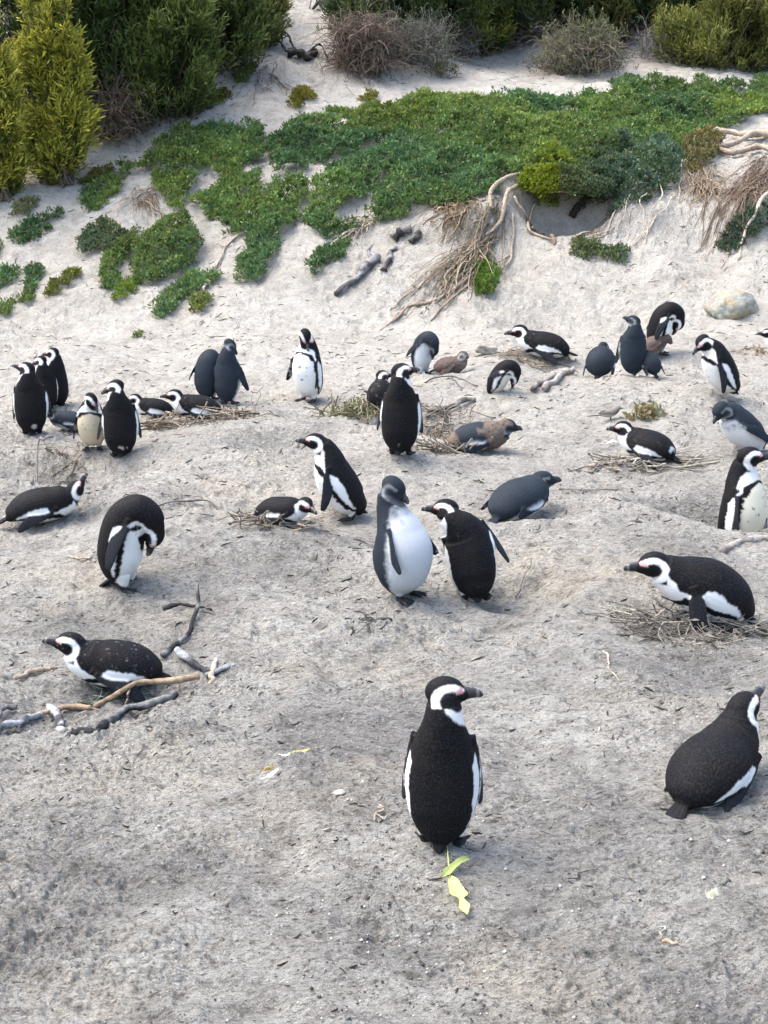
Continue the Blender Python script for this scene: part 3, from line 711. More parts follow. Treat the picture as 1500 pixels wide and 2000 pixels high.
def leaves(base, d, side, L_, w, fold=.25):
    """folded leaf blades; base, d, side: (n,3); L_, w: (n,)"""
    n = len(base); d = nrm(d); side = nrm(side - d * (side * d).sum(1, keepdims=True)); up = np.cross(d, side)
    w = w[:, None]; L_ = L_[:, None]
    tip = base + d * L_ + up * L_ * .06
    ml = base + d * L_ * .58 + side * w * .5 + up * w * fold; mr = base + d * L_ * .58 - side * w * .5 + up * w * fold
    V = np.stack([base, ml, tip, mr], 1).reshape(-1, 3); i = np.arange(n)[:, None] * 4
    F = np.concatenate([i + [[0, 2, 1]], i + [[0, 3, 2]]], 0)
    return V, F
def runit(n): return nrm(RNG.normal(size=(n, 3)))
def px_m(p): return FPX / math.sqrt(p[0] ** 2 + p[1] ** 2 + (HC - p[2]) ** 2)     # photograph units per metre at p

GREEN = np.array([.096, .165, .056]); BLUEGREEN = np.array([.075, .122, .072]); OLIVE = np.array([.13, .15, .030]); BRIGHT = np.array([.105, .185, .025])
def mat_of_leaves(name, polys, dens, hgt, leaf=.042, col=GREEN, label=None, cat=None, group=None, kind=None, edge=16, var=.25, kl=11, upright=.85, dry=.03, extra=None):
    C_all = []
    for poly in polys:
        Wp = np.array([ground(u, v) for u, v in poly]); a, b_ = Wp[:, :2].min(0) - .15, Wp[:, :2].max(0) + .15
        n = int(dens * (b_[0] - a[0]) * (b_[1] - a[1])); xy = RNG.uniform(a, b_, (n, 2)); z = terrain(xy[:, 0], xy[:, 1])
        W = np.column_stack([xy, z]); q = project(W)
        jit = np.column_stack([noise2(xy[:, 0] * 5, xy[:, 1] * 5, 41), noise2(xy[:, 0] * 5, xy[:, 1] * 5, 42)]) * edge * 1.0 + RNG.normal(size=(n, 2)) * edge * .16
        k = inside(poly, q[:, 0] + jit[:, 0], q[:, 1] + jit[:, 1]); W = W[k]; q = q[k]
        gp = noise2(W[:, 0] * 2.6, W[:, 1] * 2.1, 48) + .5 * noise2(W[:, 0] * 6, W[:, 1] * 6, 49) < (.80 if kind == 'stuff' else 9); W = W[gp]; q = q[gp]
        fr = np.zeros(len(W))
        for dx, dy in ((-1, 0), (1, 0), (0, -1), (0, 1), (.7, .7), (-.7, -.7)):
            fr += inside(poly, q[:, 0] + dx * edge, q[:, 1] + dy * edge) / 6
        C_all.append((W, fr))
    W = np.vstack([c[0] for c in C_all]); fr = np.concatenate([c[1] for c in C_all])
    if extra is not None: W = np.vstack([W, extra]); fr = np.r_[fr, np.full(len(extra), .6)]
    n = len(W)
    lump = .55 + .45 * noise2(W[:, 0] * 2.3, W[:, 1] * 2.3, 43) + .35 * noise2(W[:, 0] * 6, W[:, 1] * 6, 44)
    h = hgt * np.clip(lump, .18, 1.4) * (.35 + .65 * fr)
    nn = normal_at(W[:, 0], W[:, 1]); nn = nrm(nn + [0, 0, .8])
    top = W + nn * (h * RNG.uniform(.35, 1, n) ** .6)[:, None]
    # every clump is a rosette of small blunt leaves
    c = np.repeat(top, kl, 0); N_ = np.repeat(nn, kl, 0); m_ = len(c)
    d = nrm(N_ * upright + runit(m_) * .95)
    base = c + runit(m_) * leaf * .55
    L_ = leaf * RNG.uniform(.65, 1.25, m_); w = L_ * RNG.uniform(.34, .50, m_)
    V, F = leaves(base, d, runit(m_), L_, w, .18)
    tone = 1 + var * noise2(W[:, 0] * 1.7, W[:, 1] * 1.7, 45) + .15 * RNG.normal(size=n)
    hue = np.clip(.5 + .8 * noise2(W[:, 0] * 1.1, W[:, 1] * 1.1, 46) + .25 * RNG.normal(size=n), 0, 1)
    cc = lerp(np.tile(col * np.array([.80, .92, 1.05]), (n, 1)), np.tile(col * np.array([1.55, 1.25, .75]), (n, 1)), hue) * np.clip(tone, .5, 1.6)[:, None]
    cc = np.repeat(cc, kl, 0) * RNG.uniform(.75, 1.25, (m_, 1))
    dr = RNG.uniform(size=m_) < dry; cc[dr] = np.array([.20, .15, .08])
    nm = np.repeat(cc, 4, 0)
    ob = mesh_np(name, V, F, M_LEAF, nm)
    return tag(ob, label, cat, group, kind)

PA = [(535, 268), (560, 252), (640, 234), (740, 218), (762, 252), (755, 290), (690, 312), (640, 330), (600, 318), (545, 300), (530, 288)]
PB = [(735, 226), (800, 210), (880, 200), (960, 200), (1090, 207), (1160, 186), (1240, 173), (1330, 172), (1420, 168), (1515, 168), (1515, 215), (1460, 238), (1380, 258), (1330, 280), (1310, 330), (1200, 380), (1060, 400), (1042, 372), (985, 356), (965, 385), (900, 394), (860, 412), (800, 418), (720, 442), (640, 464), (605, 452), (612, 372), (680, 335), (755, 302), (768, 285), (815, 290), (815, 270), (770, 268)]
PC1 = [(318, 290), (325, 262), (410, 240), (480, 250), (522, 268), (515, 296), (440, 335), (380, 345), (300, 340), (240, 352), (225, 345), (290, 312)]
PC2 = [(440, 335), (515, 296), (598, 322), (612, 365), (585, 425), (560, 452), (470, 458), (430, 442), (385, 428), (378, 400), (420, 352)]
mat_of_leaves('ground_cover', [PA, PB, PC1, PC2], 1100, .23, .048, GREEN, kind='stuff', label='dense low mat of bright green succulent leaves across the dune slope', cat='ground cover')
CG = 'leafy clumps scattered on the dune slope'
CL = [  # polygon, height, colour, label
 ([(158, 405), (165, 378), (235, 348), (242, 378), (190, 414)], .09, GREEN, 'ragged green clump trailing off the left end of the big leafy mat'),
 ([(298, 345), (380, 346), (362, 404), (335, 414), (295, 372)], .11, GREEN, 'green clump below a bare sand notch with dead twigs beside it'),
 ([(22, 465), (60, 432), (118, 413), (120, 425), (60, 475), (30, 477)], .09, GREEN * .9, 'long green clump alone on the sand at far left'),
 ([(152, 505), (158, 460), (195, 432), (245, 455), (215, 500)], .09, BLUEGREEN, 'blue-green clump left of a strip of leaves'),
 ([(190, 560), (205, 505), (262, 445), (282, 447), (240, 520), (225, 560)], .08, GREEN * .9, 'narrow strip of leaves running down the sand on the left'),
 ([(255, 560), (265, 490), (300, 452), (360, 440), (402, 470), (392, 510), (345, 545), (300, 566)], .17, GREEN, 'biggest separate round green clump on the lower left slope'),
 ([(215, 582), (235, 558), (270, 548), (268, 570), (225, 585)], .06, BRIGHT, 'small pale green tuft at the foot of the biggest round clump'),
 ([(296, 600), (330, 570), (380, 535), (432, 532), (420, 555), (350, 590), (335, 615), (310, 618)], .09, GREEN, 'trailing green clump below the biggest round one, bare root at its tip'),
 ([(372, 612), (376, 588), (395, 578), (417, 590), (402, 618)], .06, OLIVE, 'little olive tuft under a bent root, lowest on the slope'),
 ([(458, 552), (470, 500), (500, 455), (545, 462), (540, 510), (515, 550)], .10, GREEN * .9, 'dark green clump below the middle of the leafy mat'),
 ([(592, 530), (620, 492), (670, 466), (690, 475), (668, 505), (612, 540)], .09, GREEN, 'slanting green clump left of the grey weathered log'),
 ([(85, 580), (100, 555), (150, 530), (165, 535), (130, 568), (90, 586)], .06, OLIVE * .9, 'thin olive clump at left, below the leaf strip'),
 ([(38, 592), (48, 560), (72, 550), (68, 585), (48, 598)], .06, GREEN, 'small green tuft near the left edge'),
 ([(52, 555), (58, 525), (88, 517), (85, 540), (65, 556)], .06, GREEN * .85, 'dark green tuft near the left edge, above another tuft'),
 ([(-10, 618), (0, 592), (28, 582), (30, 600), (5, 620)], .07, GREEN, 'green clump cut by the left edge, lowest of the tufts there'),
 ([(-10, 562), (0, 530), (38, 522), (38, 545), (5, 564)], .07, GREEN, 'green clump cut by the left edge beside a dead stem'),
 ([(-10, 505), (0, 482), (14, 480), (12, 498)], .06, GREEN, 'smallest green clump cut by the left edge'),
 ([(1110, 492), (1125, 472), (1160, 478), (1200, 488), (1225, 485), (1215, 515), (1170, 505), (1130, 505)], .07, BLUEGREEN * .9, 'blue-green trailing clump below the burrow on the right'),
 ([(1400, 485), (1420, 440), (1470, 405), (1510, 392), (1510, 430), (1475, 468), (1440, 490), (1415, 492)], .11, BLUEGREEN * .8, 'dark blue-green clump at the right edge under a pale root'),
 ([(925, 585), (920, 520), (945, 500), (968, 520), (972, 570), (955, 590)], .10, np.array([.06, .13, .02]), 'green sprig growing in the root tangle below the burrow'),
 ([(556, 205), (575, 180), (600, 168), (616, 195), (590, 208)], .07, OLIVE * .9, 'grey-green tuft alone on the upper white sand'),
 ([(404, 208), (418, 182), (440, 176), (452, 190), (425, 205)], .06, OLIVE * .8, 'sparse olive tuft on the sand beside the dark shrubs'),
 ([(455, 168), (462, 145), (490, 130), (500, 140), (478, 168)], .09, GREEN * .7, 'small dark green tuft under a dead root stump'),
 ([(703, 200), (715, 184), (738, 182), (738, 198)], .04, OLIVE * .8, 'faint tuft at the top edge of the leafy mat'),
 ([(862, 203), (880, 188), (918, 190), (918, 202)], .05, GREEN, 'small green tuft just above the leafy mat'),
 ([(20, 428), (35, 402), (70, 388), (72, 404), (40, 430)], .05, np.array([.20, .20, .08]), 'pale yellowish tuft at far left below the bushes'),
 ([(262, 660), (266, 652), (274, 652), (274, 660)], .03, GREEN, 'tiny seedling alone on the bare sand'),
 ([(150, 360), (170, 345), (225, 328), (222, 340), (175, 362)], .05, OLIVE * .8, 'thin dry green tuft above the left end of the mat'),
]
for poly, h, c_, lab in CL:
    mat_of_leaves('leafy_clump', [poly], 1300, h * 1.3, .042, c_, lab, 'plant clump', CG, edge=8, kl=10, dry=.06)
def over_lip(n, x0, x1):
    """points on the upper and front face of the burrow's root-bound lip"""
    a = RNG.uniform(math.pi, 2 * math.pi, n); r = RNG.uniform(.25, 1.12, n) ** .5; x = _bx + .03 + .54 * np.cos(a) * r; y = _by + .50 + .40 * np.sin(a) * r
    z = _bz + .02 + .085 * np.sqrt(np.clip(1 - r * r, 0, 1)) - RNG.uniform(-.02, .10, n) * (r > .8); k = (x - _bx > x0) & (x - _bx < x1)
    return np.column_stack([x, y, z])[k]
mat_of_leaves('small_bush', [[(1045, 400), (1045, 345), (1065, 320), (1110, 318), (1122, 350), (1115, 400), (1080, 412)]], 900, .30, .05, np.array([.125, .185, .022]), 'bright yellow-green bush on the edge of the bank, left of a blue-green one', 'bush', 'bushes on the bank edge', edge=10, extra=over_lip(1300, -.7, -.12))
mat_of_leaves('small_bush', [[(1100, 415), (1118, 350), (1150, 315), (1220, 290), (1290, 282), (1325, 312), (1318, 360), (1275, 395), (1200, 412)]], 900, .34, .045, BLUEGREEN * .95, 'rounded blue-green bush spilling over the edge of the bank', 'bush', 'bushes on the bank edge', edge=12, extra=over_lip(1700, -.12, .8))
mat_of_leaves('small_bush', [[(1335, 330), (1338, 280), (1365, 268), (1400, 285), (1402, 320), (1375, 340)]], 800, .26, .045, np.array([.12, .115, .035]), 'olive-brown half dead bush at the right end of the bank', 'bush', 'bushes on the bank edge', edge=10, dry=.25)

def shrub(px, w, h, lobes, c1, c2, nsh, label, leafL=.105, leafW=.018, k=15, name='leafy_shrub', depth=None, group='tall shrubs behind the dune', cat='shrub', shoot=.34, back=0., splay=.75):
    """upright shoots with narrow leaves filling a few rounded lobes; w, h in photograph units"""
    g = ground(*px); g = g + np.array([0, back, 0]); g[2] = float(terrain(g[:1], g[1:2])[0])
    s_ = 1 / px_m(g); W_, H_ = w * s_, h * s_; D_ = depth or W_ * .8
    root = empty(name, g); base_c, dirs = [], []
    for lx, lz, lr in lobes:                   # lobe centre in fractions of width/height, radius as a fraction of width
        n = int(nsh * lr * 2.0)
        u = runit(n); u[:, 2] = np.abs(u[:, 2]) * .9 - .25 * (RNG.uniform(size=n) < .4)
        rr = RNG.uniform(.40, 1.0, n) ** .55 * (1 + .45 * noise3(u * 1.9 + RNG.uniform(0, 50), 47))
        c = np.array([lx * W_, RNG.uniform(-.15, .15) * D_, lz * H_])
        rad = np.array([lr * W_, lr * D_ * 1.1, max(lr * W_, .30 * H_)])
        P_ = c + u * rad * rr[:, None]; P_[:, 2] = np.maximum(P_[:, 2], .04)
        gk = noise3(P_ * np.array([4.2, 4.2, 3.0]) + 31, 57) + .6 * noise3(P_ * 9, 58) > -.22; P_ = P_[gk]; u = u[gk]; n = len(P_)
        base_c.append(P_); dirs.append(nrm(np.array([0, 0, 1.0]) + u * splay + RNG.normal(size=(n, 3)) * (.10 + .16 * splay)))
    P_ = np.vstack(base_c); d = np.vstack(dirs); n = len(P_)
    sl = shoot * RNG.uniform(.6, 1.25, n)
    q = np.tile(np.linspace(.05, 1, k), (n, 1)) + RNG.uniform(-.03, .03, (n, k))
    pos = P_[:, None] + d[:, None] * ((q - .75) * sl[:, None])[..., None]
    ld = nrm(d[:, None] * .85 + RNG.normal(size=(n, k, 3)) * .42)
    pos = pos.reshape(-1, 3); ld = ld.reshape(-1, 3); m_ = len(pos)
    ll = leafL * RNG.uniform(.6, 1.2, m_); V, F = leaves(pos, ld, runit(m_), ll, leafW * RNG.uniform(.8, 1.25, m_), .12)
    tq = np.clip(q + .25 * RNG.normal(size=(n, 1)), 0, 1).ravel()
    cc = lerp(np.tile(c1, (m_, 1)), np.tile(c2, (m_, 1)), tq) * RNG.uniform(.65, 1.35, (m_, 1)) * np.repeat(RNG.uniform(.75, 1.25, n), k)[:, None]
    mesh_np('foliage', V, F, M_LEAF, np.repeat(cc, 4, 0), parent=root)
    # stems
    Ps, Rs = [], []
    for i in RNG.choice(n, min(60, n), replace=False):
        a = np.array([RNG.uniform(-.25, .25) * W_, RNG.uniform(-.2, .2) * D_, -.05]); b_ = P_[i]; mid = (a + b_) / 2 + np.array([0, 0, -.1 * H_]) + RNG.normal(size=3) * .05 * W_
        Ps.append(catmull([a, mid, b_], 8)); Rs.append(np.linspace(.018, .004, 8))
    V, F = tubes(np.array(Ps), np.array(Rs), 5)
    mesh_np('stem', V, F, M_WOOD, np.tile([.13, .10, .075], (len(V), 1)), smooth=True, parent=root)
    return tag(root, label, cat, group)

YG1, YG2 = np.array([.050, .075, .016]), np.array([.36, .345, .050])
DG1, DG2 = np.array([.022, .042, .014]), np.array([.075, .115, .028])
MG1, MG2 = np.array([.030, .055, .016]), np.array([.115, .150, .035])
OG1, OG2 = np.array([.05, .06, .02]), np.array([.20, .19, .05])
PL = [(0, .10, .34), (-.24, .26, .28), (.24, .24, .28), (.02, .42, .36), (-.22, .58, .28), (.26, .54, .26), (.04, .70, .30), (-.16, .86, .22), (.16, .80, .22), (-.05, .96, .14)]
PL2 = [(-.1, .10, .36), (.22, .16, .28), (-.2, .34, .34), (.18, .40, .30), (-.1, .56, .32), (.2, .62, .20), (-.2, .74, .24), (.0, .86, .16)]
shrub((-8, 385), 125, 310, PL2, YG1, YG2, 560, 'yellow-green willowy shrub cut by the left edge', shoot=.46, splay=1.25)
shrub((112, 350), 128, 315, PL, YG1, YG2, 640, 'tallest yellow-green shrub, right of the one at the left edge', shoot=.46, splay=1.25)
shrub((60, 320), 300, 330, [(0, .15, .5), (0, .4, .5), (-.25, .62, .35), (.25, .6, .38), (.05, .8, .35)], DG1 * .8, DG2 * .8, 620, 'dark shrub behind the two yellow-green ones', back=.8)
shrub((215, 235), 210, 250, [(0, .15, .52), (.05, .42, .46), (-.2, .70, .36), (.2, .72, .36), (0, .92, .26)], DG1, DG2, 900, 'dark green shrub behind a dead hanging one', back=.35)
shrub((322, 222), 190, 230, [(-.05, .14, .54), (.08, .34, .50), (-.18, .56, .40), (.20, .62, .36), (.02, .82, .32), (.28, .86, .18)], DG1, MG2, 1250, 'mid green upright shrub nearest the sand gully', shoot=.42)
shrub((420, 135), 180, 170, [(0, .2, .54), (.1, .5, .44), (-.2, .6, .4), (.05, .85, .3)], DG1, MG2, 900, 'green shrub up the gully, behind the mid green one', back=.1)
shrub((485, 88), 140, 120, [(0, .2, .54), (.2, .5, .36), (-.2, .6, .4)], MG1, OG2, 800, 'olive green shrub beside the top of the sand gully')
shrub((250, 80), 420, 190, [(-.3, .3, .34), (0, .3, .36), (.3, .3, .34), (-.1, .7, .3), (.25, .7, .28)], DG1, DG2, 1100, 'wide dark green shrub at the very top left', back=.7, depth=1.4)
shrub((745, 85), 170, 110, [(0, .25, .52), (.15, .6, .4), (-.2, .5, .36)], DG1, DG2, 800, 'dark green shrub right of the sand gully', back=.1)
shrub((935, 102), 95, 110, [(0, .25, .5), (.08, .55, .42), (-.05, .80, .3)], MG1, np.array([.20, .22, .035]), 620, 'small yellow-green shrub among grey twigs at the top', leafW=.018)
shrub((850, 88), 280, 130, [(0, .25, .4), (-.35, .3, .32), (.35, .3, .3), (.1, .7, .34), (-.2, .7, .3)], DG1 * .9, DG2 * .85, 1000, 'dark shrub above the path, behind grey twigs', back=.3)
shrub((1055, 85), 260, 130, [(0, .25, .42), (-.3, .3, .34), (.3, .35, .32), (0, .7, .36)], DG1 * .8, DG2 * .8, 950, 'dark shrub behind the dry dome', back=.35)
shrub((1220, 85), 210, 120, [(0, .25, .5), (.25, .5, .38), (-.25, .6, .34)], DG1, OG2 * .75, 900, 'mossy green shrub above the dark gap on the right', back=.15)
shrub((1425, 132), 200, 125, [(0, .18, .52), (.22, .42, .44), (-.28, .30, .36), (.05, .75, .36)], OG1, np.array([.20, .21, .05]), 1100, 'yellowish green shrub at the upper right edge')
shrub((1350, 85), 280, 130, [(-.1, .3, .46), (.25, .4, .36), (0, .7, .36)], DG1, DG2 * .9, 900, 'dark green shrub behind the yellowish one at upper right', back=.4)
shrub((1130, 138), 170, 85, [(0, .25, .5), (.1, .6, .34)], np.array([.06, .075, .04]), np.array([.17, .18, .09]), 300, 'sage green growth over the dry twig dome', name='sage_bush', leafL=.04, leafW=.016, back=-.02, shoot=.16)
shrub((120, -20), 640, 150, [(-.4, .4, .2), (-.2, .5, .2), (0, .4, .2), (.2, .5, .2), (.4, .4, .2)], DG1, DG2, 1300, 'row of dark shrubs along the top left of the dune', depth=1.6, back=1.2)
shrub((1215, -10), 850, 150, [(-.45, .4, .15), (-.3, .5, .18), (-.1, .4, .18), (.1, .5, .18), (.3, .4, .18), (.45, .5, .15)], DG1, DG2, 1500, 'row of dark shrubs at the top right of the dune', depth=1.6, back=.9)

def twig_bush(px, w, h, n, col, label, name='dead_shrub', cat='shrub', group='dead twiggy shrubs', droop=.0, leaf=None, rad=.004, back=0., curl=.35):
    g = ground(*px); g = g + np.array([0, back, 0]); g[2] = float(terrain(g[:1], g[1:2])[0]); s_ = 1 / px_m(g); W_, H_ = w * s_, h * s_
    m_ = 10; P0 = np.column_stack([RNG.uniform(-.35, .35, n) * W_, RNG.uniform(-.3, .3, n) * W_, RNG.uniform(-.02, .5, n) * H_ * (1 if not droop else 1)])
    az = RNG.uniform(0, 2 * math.pi, n); el = RNG.uniform(.1, 1.35, n)
    d = np.column_stack([np.cos(az) * np.cos(el), np.sin(az) * np.cos(el), np.sin(el)]); Ls = RNG.uniform(.35, .75, n) * max(H_, W_ * .45)
    Pt = np.zeros((n, m_, 3)); cur = P0.copy()
    for i in range(m_):
        Pt[:, i] = cur; d = nrm(d + RNG.normal(size=(n, 3)) * curl - np.array([0, 0, droop]) * i / m_); cur = cur + d * (Ls / m_)[:, None]
    over = Pt[:, :, 2] > H_; Pt[:, :, 2] = np.where(over, H_ - (Pt[:, :, 2] - H_) * .5, Pt[:, :, 2])
    zt = terrain(Pt[:, :, 0].ravel() + g[0], Pt[:, :, 1].ravel() + g[1]).reshape(n, m_) - g[2]; Pt[:, :, 2] = np.maximum(Pt[:, :, 2], zt + .003)
    r = np.linspace(1, .35, m_)[None] * (rad * RNG.uniform(.6, 1.6, n))[:, None]
    V, F = tubes(Pt, r, 4); cc = np.repeat(np.array(col) * RNG.uniform(.45, 1.4, (n, 1)), m_ * 4, 0)
    root = empty(name, g); mesh_np('branches', V, F, M_WOOD, cc, smooth=True, parent=root)
    if leaf is not None:
        k = RNG.choice(n * m_, leaf[1]); P_ = Pt.reshape(-1, 3)[k]
        V, F = leaves(P_, runit(leaf[1]) + [0, 0, .6], runit(leaf[1]), RNG.uniform(.03, .06, leaf[1]), RNG.uniform(.010, .02, leaf[1]))
        mesh_np('foliage', V, F, M_LEAF, np.repeat(np.array(leaf[0]) * RNG.uniform(.6, 1.4, (leaf[1], 1)), 4, 0), parent=root)
    return tag(root, label, cat, group)
twig_bush((230, 268), 80, 150, 700, (.19, .14, .105), 'dead brown shrub drooping between yellow-green and dark green ones', droop=.25, leaf=((.12, .13, .03), 900), rad=.0045)
twig_bush((25, 85), 90, 120, 260, (.20, .19, .175), 'bare grey twigs in the top left corner', back=.3)
twig_bush((705, 140), 125, 150, 800, (.165, .125, .095), 'brown dead twig heap right of the sand gully', droop=.35, rad=.005)
twig_bush((800, 130), 190, 120, 700, (.17, .155, .14), 'grey twiggy shrub above the white path', leaf=((.07, .095, .03), 2200))
twig_bush((895, 110), 110, 100, 380, (.19, .175, .155), 'grey twigs round the small yellow-green shrub', leaf=((.09, .10, .03), 300))
twig_bush((1130, 140), 185, 115, 800, (.18, .15, .115), 'dome of dry brown twigs at the top, above the path', droop=.5, leaf=((.11, .13, .05), 3000), rad=.004)
twig_bush((1300, 118), 130, 90, 420, (.22, .205, .185), 'pale grey twigs beside the dark gap at upper right')
twig_bush((1010, 90), 130, 120, 420, (.16, .145, .13), 'dark grey twigs left of the dry dome')
twig_bush((865, 150), 70, 45, 90, (.20, .18, .10), 'low tangle of dry stalks at the edge of the white path', leaf=((.10, .11, .04), 350))
# ------------------------------------------------------------------ roots, driftwood, nests, litter
def on_ground(path, n=24, wob=0.0, k=5):
    """path of (u, v, height above the sand) -> smooth 3-D polyline lying on the ground"""
    W = np.array([ground(p[0], p[1]) for p in path]); h = np.array([p[2] if len(p) > 2 else .01 for p in path])
    C = catmull(np.column_stack([W[:, :2], h]), n)
    if wob: C[:, :2] += np.column_stack([noise2(np.linspace(0, k, n), np.full(n, RNG.uniform(0, 99)), 51), noise2(np.linspace(0, k, n), np.full(n, RNG.uniform(0, 99)), 52)]) * wob
    z = terrain(C[:, 0], C[:, 1]) + C[:, 2]
    return np.column_stack([C[:, :2], z])
def branch(name, path, r0, r1, col, label, cat, group=None, n=26, seg=10, wob=.014, knots=.22, ends=None, side=()):
    Pt = on_ground(path, n, wob); r = np.linspace(r0, r1, n) * (1 + knots * noise2(np.linspace(0, 9, n), np.full(n, RNG.uniform(0, 99)), 53))
    if ends: r[0] *= ends[0]; r[-1] *= ends[1]
    c0 = Pt.mean(0); parts = [tube(Pt - c0, r, seg)]
    for sp, sr in side:
        Q_ = on_ground(sp, 14, wob); parts.append(tube(Q_ - c0, np.linspace(sr, sr * .5, 14), 8))
    V, Q, T = join(parts)
    nz = noise3((V + c0) * 28, 54); V = V + nrm(V - c0 * 0 - V.mean(0)) * 0 + ((nz * .22 + noise3((V + c0) * 75, 56) * .22) * r0)[:, None] * np.array([.7, .7, 1])
    col = np.array(col, float)
    if col.ndim == 1: cc = np.tile(col, (len(V), 1)) * (1 + .25 * nz[:, None])
    else: cc = lerp(np.tile(col[0], (len(V), 1)), np.tile(col[1], (len(V), 1)), sstep(-.15, .25, noise3((V + c0) * np.array([14, 14, 30]), 55)))
    o = mesh_np(name, V, [Q, T], M_WOOD, np.clip(cc, .01, .8), smooth=True); o.location = c0
    return tag(o, label, cat, group)
GREYW, PALE, BURNT, TAN, RED = (.21, .195, .175), (.33, .28, .215), [(.020, .021, .024), (.15, .15, .145)], (.25, .185, .125), (.20, .115, .07)
BW = 'driftwood around the nesting bird on the left'
branch('driftwood_stick', [(70, 1402, .015), (130, 1390, .02), (180, 1390, .02), (215, 1378, .035), (262, 1372, .085), (310, 1368, .08), (385, 1352, .065)], .011, .013, TAN, 'orange-brown peeled stick lying in front of the bird on the left', 'driftwood', BW, side=[([(255, 1373, .08), (248, 1378, .04), (245, 1382, .0)], .006), ([(150, 1385, .02), (185, 1392, .02), (205, 1395, .01)], .007)])
branch('driftwood_stick', [(198, 1432, .01), (240, 1400, .02), (290, 1384, .02), (342, 1366, .03)], .019, .015, BURNT, 'burnt black and white branch slanting below the orange-brown stick', 'driftwood', BW)
branch('driftwood_stick', [(143, 1440, .012), (170, 1437, .016), (198, 1436, .01)], .016, .017, (.022, .022, .024), 'short charred black stub at the low end of the burnt branch', 'driftwood', BW)
branch('driftwood_stick', [(98, 1392, .02), (110, 1412, .015), (125, 1432, .012), (142, 1446, .006)], .017, .013, [(.05, .05, .055), (.33, .34, .35)], 'grey and white charred piece at the left of the black stub', 'driftwood', BW)
branch('driftwood_stick', [(-12, 1428, .01), (25, 1420, .015), (75, 1400, .015)], .017, .013, [(.10, .105, .11), (.27, .275, .28)], 'bluish grey stick running off the left edge', 'driftwood', BW)
branch('driftwood_stick', [(-8, 1418, .02), (10, 1398, .025), (35, 1388, .015)], .010, .008, (.09, .09, .095), 'short dark grey stick above the bluish one at the left edge', 'driftwood', BW)
branch('driftwood_stick', [(320, 1284, .01), (345, 1262, .012), (372, 1235, .015), (384, 1205, .04), (388, 1176, .09)], .013, .008, BURNT, 'dark curved branch standing up behind the bird on the left', 'driftwood', BW)
branch('driftwood_stick', [(350, 1284, .03), (372, 1302, .025), (400, 1316, .012), (425, 1318, .01)], .017, .012, [(.04, .04, .045), (.26, .27, .28)], 'thick grey charred piece right of the bird on the left', 'driftwood', BW)
branch('driftwood_stick', [(405, 1322, .012), (435, 1312, .018), (462, 1303, .012)], .011, .009, (.25, .26, .265), 'pale grey stick end pointing right, behind the tan stub', 'driftwood', BW)
branch('driftwood_stick', [(410, 1340, .01), (420, 1322, .02), (428, 1298, .025)], .012, .011, (.36, .30, .24), 'knobbly tan stub leaning on the grey charred piece', 'driftwood', BW)
branch('driftwood_stick', [(326, 1192, .01), (355, 1184, .014), (372, 1188, .012), (408, 1192, .005)], .011, .006, (.035, .033, .032), 'dark half-buried stick above the curved branch', 'driftwood', BW)
branch('driftwood_stick', [(30, 1328, .005), (70, 1318, .012), (112, 1308, .006)], .011, .010, (.27, .22, .165), 'pale brown stick half sunk left of the nesting bird', 'driftwood', BW)
TG = 'thin twigs lying on the sand'
branch('twig', [(308, 994, .02), (360, 990, .03), (420, 996, .02), (480, 1012, .02), (520, 1022, .015)], .004, .006, (.13, .11, .095), 'long thin twig running to the tucked lying bird', 'twig', TG, side=[([(350, 990, .03), (335, 975, .05), (306, 964, .07)], .003), ([(380, 992, .03), (395, 985, .04), (350, 985, .04)], .002)])
branch('twig', [(325, 1018, .01), (370, 1011, .02), (420, 1014, .015)], .004, .004, (.10, .09, .085), 'dark twig just below the long one', 'twig', TG)
branch('twig', [(826, 752, .01), (850, 745, .03), (890, 744, .03), (915, 752, .02), (935, 757, .01)], .007, .004, (.085, .075, .07), 'dark forked twig between two groups of penguins in the back', 'twig', TG, side=[([(880, 744, .03), (895, 756, .02), (905, 764, .01)], .004)])
branch('twig', [(825, 833, .01), (850, 832, .014), (880, 829, .01)], .006, .004, (.33, .27, .20), 'pale twig right of the standing back-turned penguin', 'twig', TG)
branch('twig', [(800, 896, .01), (815, 905, .01), (825, 912, .004)], .004, .003, (.12, .10, .09), 'short twig at the feet of the back-turned penguin', 'twig', TG)
branch('twig', [(135, 1092, .01), (165, 1094, .014), (190, 1096, .008)], .005, .004, (.33, .27, .20), 'pale stick left of the preening penguin', 'twig', TG)
branch('twig', [(1095, 958, .01), (1150, 960, .012), (1210, 958, .006)], .005, .005, (.19, .17, .15), 'grey stick right of the blue-grey lying bird', 'twig', TG)
branch('twig', [(1010, 1172, .01), (1022, 1140, .03), (1035, 1110, .05)], .007, .004, (.19, .165, .14), 'upright broken stick in the hole right of the greeting pair', 'twig', TG)
branch('twig', [(735, 1608, .01), (742, 1588, .02), (744, 1578, .01)], .004, .003, (.28, .24, .2), 'tiny forked twig left of the nearest penguin', 'twig', TG, side=[([(740, 1600, .015), (752, 1604, .012), (762, 1590, .01)], .003)])
branch('twig', [(1112, 1725, .006), (1130, 1740, .008), (1165, 1756, .008), (1205, 1757, .005)], .003, .002, (.06, .055, .05), 'thin dark curved twig right of the yellow leaf', 'twig', TG, side=[([(1115, 1720, .006), (1140, 1708, .008), (1170, 1696, .006)], .002)])
branch('twig', [(1292, 1845, .008), (1312, 1847, .01), (1332, 1848, .008)], .005, .006, (.36, .27, .18), 'short orange-tan splinter at the lower right', 'twig', TG)
branch('twig', [(1290, 1838, .006), (1295, 1826, .008), (1300, 1815, .006)], .004, .003, (.24, .21, .18), 'grey twig beside the orange-tan splinter', 'twig', TG)
